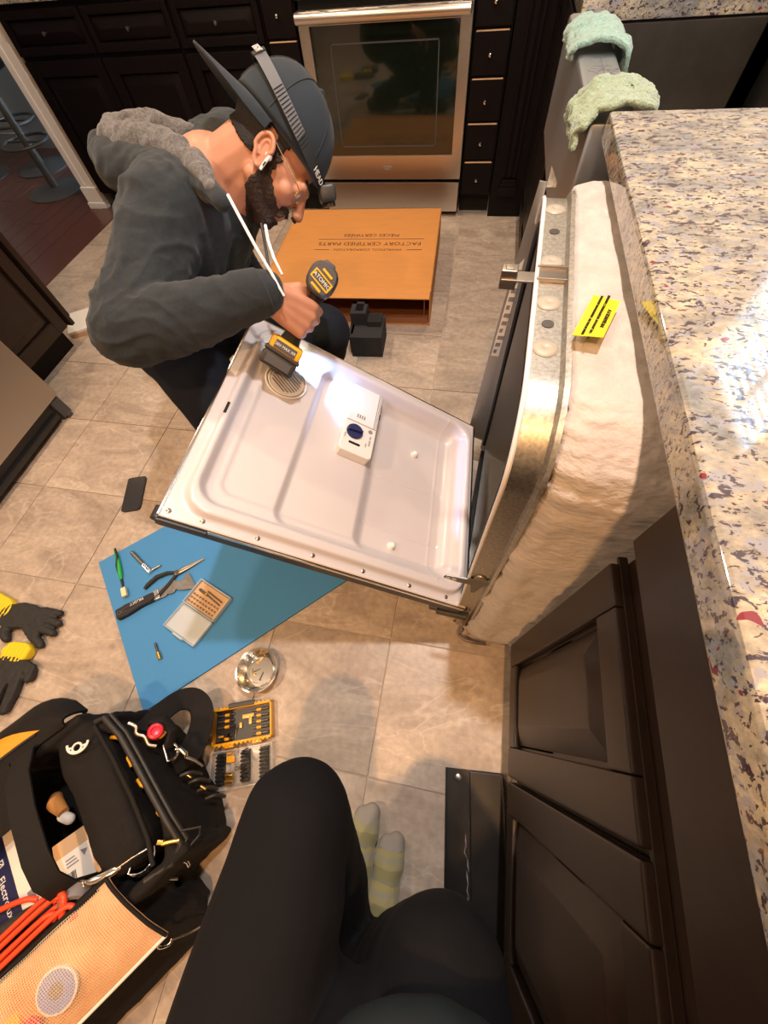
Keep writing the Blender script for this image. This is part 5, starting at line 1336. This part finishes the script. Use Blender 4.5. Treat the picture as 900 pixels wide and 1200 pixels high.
# zip puller
g = G(); g.tube([(.168, .118, .250), (.176, .132, .246), (.184, .142, .240)], .004, 8); g.box((.164, .118, .251), (.012, .008, .007), (0, 0, .8), .001); part_label(g.obj('zip_puller', 'brass', bag), 'brass zip puller')
g = G(); g.tube([(.172, .150, .238), (.19, .175, .22), (.20, .165, .215), (.205, .14, .225)], .0022, 6); g.obj('pull_cord', 'bag_trim', bag)
# lid turned back on the far side, orange lining
def lid(u, v):
    y = .055-.72*u; e = 1-(1-min(1, u*5.2))**2.6
    return (-.165-.115*v*sqrt(max(0, 1-(1-min(1, .02+u*7))**2)), y + .012*v, .268+.022*sin(v*2.2)-.075*v*v + .006*noise.noise(Vector((u*8, v*3, 1))))
g = G(); g.sheet(lid, 50, 12, .006); lidp = part_label(g.obj('lid', 'bag_fabric', bag), 'lid flap turned back')
g = G(); g.sheet(lambda u, v: Vector(lid(.06+.92*u, .22+.58*v*(1-(1-min(1, u*3))**2)))+Vector((0, 0, .0085)), 40, 5, .001); part_label(g.obj('lid_lining', 'lining_orange', lidp), 'bright orange lining')
g = G(); g.tube([Vector(lid(i/40, 1))+Vector((0, 0, .004)) for i in range(41)], .006, 8); g.tube([Vector(lid(i/40, .20))+Vector((0, 0, .007)) for i in range(3, 41)], .003, 6); g.obj('lid_piping', 'bag_trim', lidp)
# wide carrying handle across the opening
hpth = [(-.182, -.025, .12), (-.180, -.025, .22), (-.160, -.026, .285), (-.11, -.028, .312), (-.04, -.032, .318), (.04, -.038, .312), (.083, -.044, .296), (.107, -.048, .264), (.114, -.049, .20), (.116, -.049, .14)]
g = G(); g.strap(hpth, [(-1, 0, 0), (-1, 0, .1), (-.6, 0, .8), (-.2, 0, 1), (0, 0, 1), (.2, 0, 1), (.3, 0, 1), (.7, 0, .7), (1, 0, .1), (1, 0, 0)], .046, .004); g.obj('carry_strap', 'bag_strap', bag)
# pale open emblem on the end panel: a crescent with a ring inside
g = G(); EMc = Matrix.Translation((-.100, .063, .2735)) @ Matrix.Rotation(radians(62), 4, 'Z')
arc = [(.022*cos(a), .019*sin(a)) for a in [pi+i*pi/16 for i in range(17)]]
g.tube([EMc @ Vector((x, y+.008, .002)) for x, y in arc], .0026, 6, flat=.7); g.tube([EMc @ Vector((.0095*cos(a), -.001+.0085*sin(a), .002)) for a in [2*pi*i/18 for i in range(18)]], .0022, 6, True)
g.tube([EMc @ Vector((-.020, .001, .002)), EMc @ Vector((-.009, .0, .002))], .0022, 6); g.tube([EMc @ Vector((.020, .001, .002)), EMc @ Vector((.009, .0, .002))], .0022, 6)
part_label(g.obj('emblem', 'paper_white', bag), 'pale crescent emblem')
# shoulder strap looping on the floor side
sp_ = [(-.060, .150, .20), (-.084, .180, .16), (-.097, .208, .12), (-.085, .232, .10), (-.055, .238, .09), (-.022, .224, .09), (.006, .200, .10), (.026, .182, .12), (.034, .160, .17)]
def smooth_path(p, n=6):
    p = [Vector(q) for q in p]; o = []
    for i in range(len(p)-1):
        a, b, c, d = p[max(i-1, 0)], p[i], p[i+1], p[min(i+2, len(p)-1)]
        for k in range(n):
            t = k/n; o.append(.5*((2*b)+(c-a)*t+(2*a-5*b+4*c-d)*t*t+(3*b-a-3*c+d)*t**3))
    return o + [p[-1]]
g = G(); pp = smooth_path(sp_); g.strap(pp, [Vector((-.2, .35, 1)).lerp(Vector((.3, .3, 1)), i/(len(pp)-1)) for i in range(len(pp))], .055, .005); part_label(g.obj('shoulder_strap', 'bag_strap', bag), 'wide padded shoulder strap loop')
# metal hardware on the end pocket
def dring(c, r, a0, tilt, name='d_ring', m='chrome', t=.003):
    g = G(); M = Matrix.Translation(c) @ Euler(tilt).to_matrix().to_4x4(); pts = [(r*cos(a), r*sin(a), 0) for a in [a0+i*pi*1.25/16 for i in range(17)]]
    g.tube([M @ Vector(p) for p in pts], t, 8, True); return g.obj(name, m, bag)
dring((.018, .176, .200), .019, -.6, (radians(-50), .2, 0))
g = G(); g.tube([(.024, .190, .200), (.030, .197, .198), (.045, .200, .192), (.052, .196, .190)], [.003, .005, .006, .004], 8); g.tube([(.052, .197, .190), (.068, .205, .180), (.088, .21, .17)], [.0045, .0035, .003], 8); part_label(g.obj('snap_clip', 'chrome', bag), 'steel snap clip')
g = G(); g.tube(smooth_path([(-.075, .158, .258), (-.058, .166, .255), (-.045, .160, .252), (-.03, .168, .246), (-.012, .166, .240), (.0, .174, .232)]), [.0042]*31, 8, flat=.6); part_label(g.obj('metal_hook', 'tool_steel', bag), 'curved steel hook')
# large carabiner at the near corner
dring((.150, .060, .222), .027, -1.2, (radians(-40), radians(15), 0), t=.0032)
g = G(); g.tube([(.124, -.012, .262), (.130, -.004, .262), (.138, .012, .258), (.143, .03, .252), (.147, .040, .248)], [.003, .006, .0075, .0065, .003], 10, flat=.55); g.tube([(.118, -.020, .262), (.122, -.014, .264), (.128, -.016, .262)], .003, 6); part_label(g.obj('carabiner', 'chrome', bag), 'bright steel carabiner clip')
g = G(); g.tube([(.143, .030, .252), (.147, .062, .246), (.152, .083, .232)], .0022, 6); g.obj('carabiner_gate', 'tool_steel', bag)
# elastic loops on the outer wall
for k, (x, z) in enumerate(((.085, .150), (.105, .130), (.128, .112), (.150, .095))):
    g = G(); g.tube(smooth_path([(x-.012, .168, z+.035), (x-.004, .186, z+.03), (x+.006, .190, z+.005), (x+.004, .182, z-.02)], 4), .004, 7); g.obj('elastic_loop', 'bag_trim', bag)
for x, y, z in ((.083, .178, .180), (.118, .180, .150)):
    g = G(); g.cap((x-.004, y, z), (x+.006, y+.003, z-.004), .0028); g.obj('rivet', 'brass', bag)
g = G(); g.tube([(.205, .10, .18), (.215, .105, .175), (.222, .10, .165)], .0035, 6); g.obj('zip_tab', 'chrome', bag)
g = G(); g.tube([(.21, .05, .15), (.222, .06, .14)], .003, 6); g.obj('zip_tab', 'chrome', bag)
# near pocket hook
g = G(); g.tube(smooth_path([(.262, -.018, .165), (.275, -.012, .172), (.283, .0, .168), (.292, -.004, .160), (.300, .006, .150), (.296, .014, .148)]), .0032, 7); g.tube(smooth_path([(.296, .01, .15), (.312, .03, .12), (.322, .045, .08)]), .0016, 6); part_label(g.obj('pocket_hook', 'chrome', bag), 'small steel hook')

# grid vinyl pouch folded over the near side
def pouch(u, v, up=0.0):
    x = .146+.142*v; y = .020+.018*v-.60*u
    return (x, y, .262-.012*v-.050*v*v + up*sin(pi*v)*.9*min(1, u*6)*.020 + .004*noise.noise(Vector((u*9, v*3, 4))))
g = G(); g.sheet(lambda u, v: pouch(u, v, 1.0), 60, 16); part_label(g.obj('grid_pouch', 'grid_vinyl', bag), 'clear grid vinyl pouch')
g = G(); g.sheet(lambda u, v: Vector(pouch(u, v, -.1))-Vector((0, 0, .006)), 40, 10, .003); part_label(g.obj('pouch_back', 'pouch_amber', bag), 'tan pouch backing')
g = G(); g.tube([Vector(pouch(i/40, 1, 0)) for i in range(41)], .0032, 8); part_label(g.obj('pouch_binding', 'paper_white', bag), 'pale bound edge'); 
g = G(); g.tube([Vector(pouch(0, i/12, .5)) for i in range(13)], .0035, 8); g.tube([Vector(pouch(i/40, 0, 0)) for i in range(41)], .0035, 8); g.obj('pouch_trim', 'bag_strap', bag)
def bagthing(name, label, cat, M, group=None): return thing(name, label, cat, BG @ M, group)
t = bagthing('tape_roll', 'blue and white tape roll inside the grid vinyl pouch', 'tape', Matrix.Translation((.225, -.120, .236)) @ Matrix.Rotation(radians(14), 4, 'Y'))
G().lathe([(.030, -.002), (.030, .004), (.012, .0045), (.012, -.002)], n=36, caps=False).obj('tape_band', 'tape_blue', t); G().lathe([(.0335, -.002), (.0335, .003), (.0295, .0038), (.0295, -.002)], n=36, caps=False).obj('tape_rim', 'paper_white', t); G().lathe([(.012, -.002), (.012, .004), (.0002, .004)], n=24).obj('tape_core', 'ink_grey', t)
t = bagthing('yellow_tape', 'roll of yellow tape lying in the pouch at the photo\'s lower left', 'tape', Matrix.Translation((.215, -.225, .236)))
G().lathe([(.045, -.003), (.045, .005), (.022, .005), (.022, -.003)], n=32, caps=False).obj('tape_band', 'yellow_plastic', t)
t = bagthing('red_connector', 'small red connector inside the grid vinyl pouch', 'part', Matrix.Translation((.240, -.172, .230)) @ Matrix.Rotation(.5, 4, 'Z'))
g = G(); g.b2((-.012, -.010, -.004), (.012, .010, .005), .002); g.cyl((-.018, 0, 0), (-.01, 0, 0), .004, n=12); g.obj('connector_body', 'red_plastic', t)

# things standing in the bag
t = bagthing('manual_booklet', 'blue and white appliance booklet with white lettering standing in the bag', 'booklet', Matrix.Translation((-.005, -.185, .205)) @ Matrix.Rotation(radians(8), 4, 'X'))
g = G(); g.b2((-.075, -.14, -.004), (.085, .075, .002), .001); g.obj('cover', 'booklet_blue', t)
g = G(); g.b2((-.075, .028, .0021), (.085, .075, .0032)); part_label(g.obj('white_band', 'paper_white', t), 'white cover band')
words('Electrolux', .019, Matrix.Translation((.032, .004, .0022)), 'gloss_white', t)
g = G(); g.tube([(-.024, .004, .0026), (-.024, .016, .0026), (-.034, .016, .0026), (-.034, .004, .0026), (-.024, .004, .0026)], .0012, 5); g.tube([(-.034, .004, .0026), (-.024, .016, .0026)], .0012, 5); g.obj('logo_square', 'gloss_white', t)
g = G()
for k in range(4): g.b2((.0, -.020-.008*k, .0021), (.05-.008*(k % 2), -.017-.008*k, .0025))
g.obj('printed_line', 'gloss_white', t)
g = G(); g.b2((.055, .045, .0033), (.072, .060, .0036)); g.obj('printed_mark', 'ink_grey', t)
t = bagthing('small_carton', 'small brown carton with a white barcode label in the bag', 'box', Matrix.Translation((.062, -.052, .165)) @ Matrix.Rotation(radians(-8), 4, 'Z'))
g = G(); g.b2((-.048, -.042, -.10), (.048, .040, .040), .002); g.obj('carton', 'cardboard_tan', t)
g = G(); g.b2((-.018, -.041, .0401), (.046, .030, .0406)); lb = part_label(g.obj('barcode_label', 'paper_white', t), 'white label with barcode')
g = G(); x = .0
random.seed(5)
y = -.036
while y < -.006:
    w = random.choice((.0008, .0014, .0022)); g.b2((.016, y, .0406), (.040, y+w, .0409)); y += w+random.choice((.0008, .0014))
g.obj('barcode_bar', 'ink_black', lb, smooth=False)
g = G()
for k in range(3): g.b2((.004-.006*k, -.020, .0406), (.0065-.006*k, .004-.003*k, .0409))
g.prism([(-.010, .010), (.004, .016), (-.006, .024)], .0406, .0409); g.obj('printed_mark', 'ink_grey', lb)
# orange cord bundle
t = bagthing('orange_cord', 'coiled orange cord bundle looped in the bag beside the vinyl pouch', 'cord', Matrix.Translation((.118, -.272, .240)))
for k, (xo, zo, y0, y1) in enumerate(((-.026, .010, .205, -.30), (-.013, .018, .212, -.30), (.001, .012, .19, -.30), (.014, .020, .225, -.30), (-.002, .002, .20, -.30))):
    pth = smooth_path([(xo, y1, zo), (xo-.004, y1*.4, zo+.006), (xo+.003, .03, zo+.004), (xo, y0-.03, zo+.004), (xo+.006, y0, zo), (xo+.020, y0-.004, zo-.004), (xo+.024, y0-.03, zo-.010), (xo+.018, -.1, zo-.014)], 5)
    g = G(); g.tube(pth, .0048, 10); g.obj('cord_strand', 'cord_orange', t)
g = G(); g.tube(smooth_path([(-.024, .205, .014), (.0, .222, .024), (.022, .205, .016), (.026, .19, .0), (.0, .183, -.012), (-.030, .19, -.002), (-.024, .205, .014)], 5), .0058, 8); g.obj('cord_wrap', 'cord_orange', t)
t = bagthing('loose_cord', 'single orange cord lying across the blue booklet', 'cord', Matrix.Translation((.04, -.16, .222)))
g = G(); g.tube(smooth_path([(.035, .035, -.004), (.02, .02, .004), (0, -.03, .004), (-.02, -.10, .004), (-.03, -.2, .0)]), .005, 8); g.obj('cord_strand', 'cord_orange', t)
t = bagthing('black_cable', 'black cable tray edge between the booklet and the orange cord', 'cable', Matrix.Translation((.07, -.2, .215)))
g = G(); g.tube(smooth_path([(.03, .09, -.01), (.012, .03, .008), (-.0, -.08, .01), (-.005, -.25, .0)]), .014, 10); g.obj('cable_jacket', 'rubber_black', t)
t = bagthing('grey_tape', 'grey duct tape roll by the carabiner in the bag', 'tape', Matrix.Translation((.126, -.052, .235)) @ Euler((.3, .9, 0)).to_matrix().to_4x4())
G().lathe([(.026, -.012), (.026, .012), (.015, .012), (.015, -.012)], n=28, caps=False).obj('tape_band', 'ink_grey', t)
t = bagthing('wooden_handle', 'brown wooden handled tool inside the bag behind the strap', 'tool', Matrix.Translation((-.055, -.045, .20)))
g = G(); g.tube([(-.03, -.03, -.03), (0, 0, .02), (.03, .012, .025)], [.013, .015, .010], 12); g.obj('handle', 'cardboard', t)
g = G(); g.cap((.032, .004, .018), (.046, .012, .016), .010); g.obj('tip', 'paper_white', t)
# yellow tools in the end pocket
for k, (x, z, lab) in enumerate(((-.075, .235, 'yellow handled tool nearest the emblem in the end pocket'), (-.02, .232, 'yellow handled tool in the middle of the end pocket'), (.045, .226, 'yellow handled tool third along the end pocket'), (.11, .215, 'thin yellow handle nearest the zip puller in the end pocket'))):
    t = bagthing('hand_tool', lab, 'tool', Matrix.Translation((x, .118, z-.006)) @ Matrix.Rotation((.9, -.5, .4, -.2)[k], 4, 'Z'), 'yellow handled tools in the end pocket')
    g = G(); g.tube([(-.020, 0, .0), (-.002, 0, .008), (.016, .003, .0)], [.004, .005, .0035], 10); g.obj('handle', 'yellow_plastic', t); g = G(); g.tube([(0, 0, -.14), (0, 0, .006)], .007, 8); g.obj('shank', 'black_plastic', t)
# red screwdriver in a loop on the end pocket
SDM = Matrix.Translation((-.030, .182, .225)) @ Euler((radians(-25), radians(15), 0)).to_matrix().to_4x4()
t = bagthing('screwdriver', 'screwdriver with a translucent red handle end in the pocket loop', 'screwdriver', SDM)
g = G(); g.lathe([(.006, -.05), (.013, -.045), (.015, -.01), (.0165, .008), (.0165, .012), (.014, .016), (.0095, .017), (.008, .013), (.0005, .012)], n=24); g.obj('handle', 'red_plastic', t)
g = G(); g.lathe([(.0145, -.03), (.0155, -.028), (.0155, -.018), (.0148, -.016)], Matrix.Translation((.003, .006, 0)), 20); part_label(g.obj('collar', 'yellow_plastic', t), 'orange collar')
G().cyl((0, 0, -.17), (0, 0, -.05), .003, n=10).obj('shaft', 'chrome', t)
g = G(); g.tube([(-.062, .172, .20), (-.045, .200, .205), (-.015, .203, .200), (.004, .178, .19)], .010, 8, flat=1.6); g.obj('tool_loop', 'bag_strap', bag)

# ================================================================ THE PERSON TAKING THE PHOTOGRAPH (seen from the lap down)
ph = thing('person', 'seated person in black trousers and striped socks seen from the lap down', 'person', (-.03, -.35, 0))
KL_, AL_, HLp = Vector((-.155, -.155, .470)), Vector((-.088, -.385, .095)), Vector((-.125, -.62, .50))
KR_, AR_, HRp = Vector((.076, -.275, .462)), Vector((-.020, -.430, .095)), Vector((.095, -.66, .50))
g = G()
g.chain([HLp, KL_, AL_, AL_+Vector((0, -.01, -.02))], [.075, .052, .036, .036]); g.chain([HRp, KR_, AR_, AR_+Vector((0, -.01, -.02))], [.075, .052, .036, .036]); g.cap(HLp, HRp, .09, .09)
g.chain([(HLp+HRp)*.5, Vector((0, -.72, .72))], [.10, .10])
for A_, T_ in ((AL_, Vector((-.084, -.245, .03))), (AR_, Vector((-.018, -.29, .03)))):
    d = (T_-A_); d.z = 0; d.normalize(); g.chain([Vector((A_.x, A_.y, .045))-d*.03, T_], [.026, .018])
me = blob(g, .007, 4); link('body', localise(me, ph), 'skin', ph, True, 180)
for A_, T_, yy in ((AL_, Vector((-.085, -.200, .030)), .06), (AR_, Vector((-.018, -.243, .030)), -.01)):
    g = G(); d = (T_-A_); d.z = 0; d.normalize(); sd = Vector((-d.y, d.x, 0))
    heel = Vector((A_.x, A_.y, .04))-d*.02; ball = heel.lerp(T_, .80)
    g.chain([A_+Vector((0, 0, .12)), A_, heel], [.050, .046, .042]); g.chain([A_+Vector((0, 0, -.02)), heel.lerp(T_, .5)+Vector((0, 0, .018)), ball+Vector((0, 0, 0))], [.042, .038, .030])
    g.ell(ball, (.045, .034, .026), Matrix((d, sd, d.cross(sd))).transposed()); g.chain([ball-sd*.014, T_-sd*.012], [.024, .021]); g.chain([ball+sd*.014, T_+sd*.010-d*.008], [.024, .019])
    me = blob(g, .0045, 6)
    for v in me.vertices: v.co.z = max(.002, v.co.z)
    displace(me, lambda c: .0012*noise.noise(c*60))
    sock = part_label(link('sock', localise(me, ph), 'sock', ph, True, 180), 'olive and cream striped knit sock')
    sock.data.materials.append(MATS['sock_toe']); w = wm(ph)
    for p in sock.data.polygons:
        c = w @ p.center
        if (c-T_).dot(d) > -.018 + .25*abs((c-T_).dot(sd)): p.material_index = 1
g = G()
g.chain([HLp, HLp.lerp(KL_, .5)+Vector((-.008, 0, .012)), KL_, KL_.lerp(AL_, .5), AL_+Vector((-.004, -.012, .03))], [.118, .102, .082, .076, .068], 20)
g.chain([HRp, HRp.lerp(KR_, .5)+Vector((.006, 0, .008)), KR_, KR_.lerp(AR_, .5), AR_+Vector((.004, -.01, .04))], [.110, .108, .084, .074, .068], 20)
g.cap(HLp, HRp, .13, .13); g.cap(HLp.lerp(KL_, .3), HRp.lerp(KR_, .3), .085, .085); g.cap(HLp.lerp(KL_, .62), HRp.lerp(KR_, .72), .07, .07); g.cap(KR_+Vector((-.03, -.03, -.05)), AR_+Vector((0, -.01, .06)), .075, .07)
me = blob(g, .008, 6)
displace(me, lambda c: .005*sin(c.x*22+c.y*38+3.5*noise.noise(c*7))*noise.noise(c*6+Vector((4, 0, 0))) + .002*noise.noise(c*22))
part_label(link('trousers', localise(me, ph), 'trouser_black', ph, True, 180), 'loose black trousers')
g = G(); g.chain([Vector((.035, -.530, .53)), Vector((.02, -.64, .60)), Vector((0, -.74, .86))], [.165, .185, .17], 24); g.cap((-.08, -.64, .56), (.13, -.64, .56), .14, .14)
g.ell((.065, -.41, .575), (.165, .165, .075))
me = blob(g, .010, 6); displace(me, lambda c: .006*noise.noise(c*12))
part_label(link('shirt', localise(me, ph), 'shirt_teal', ph, True, 180), 'dark shirt hem over the lap')
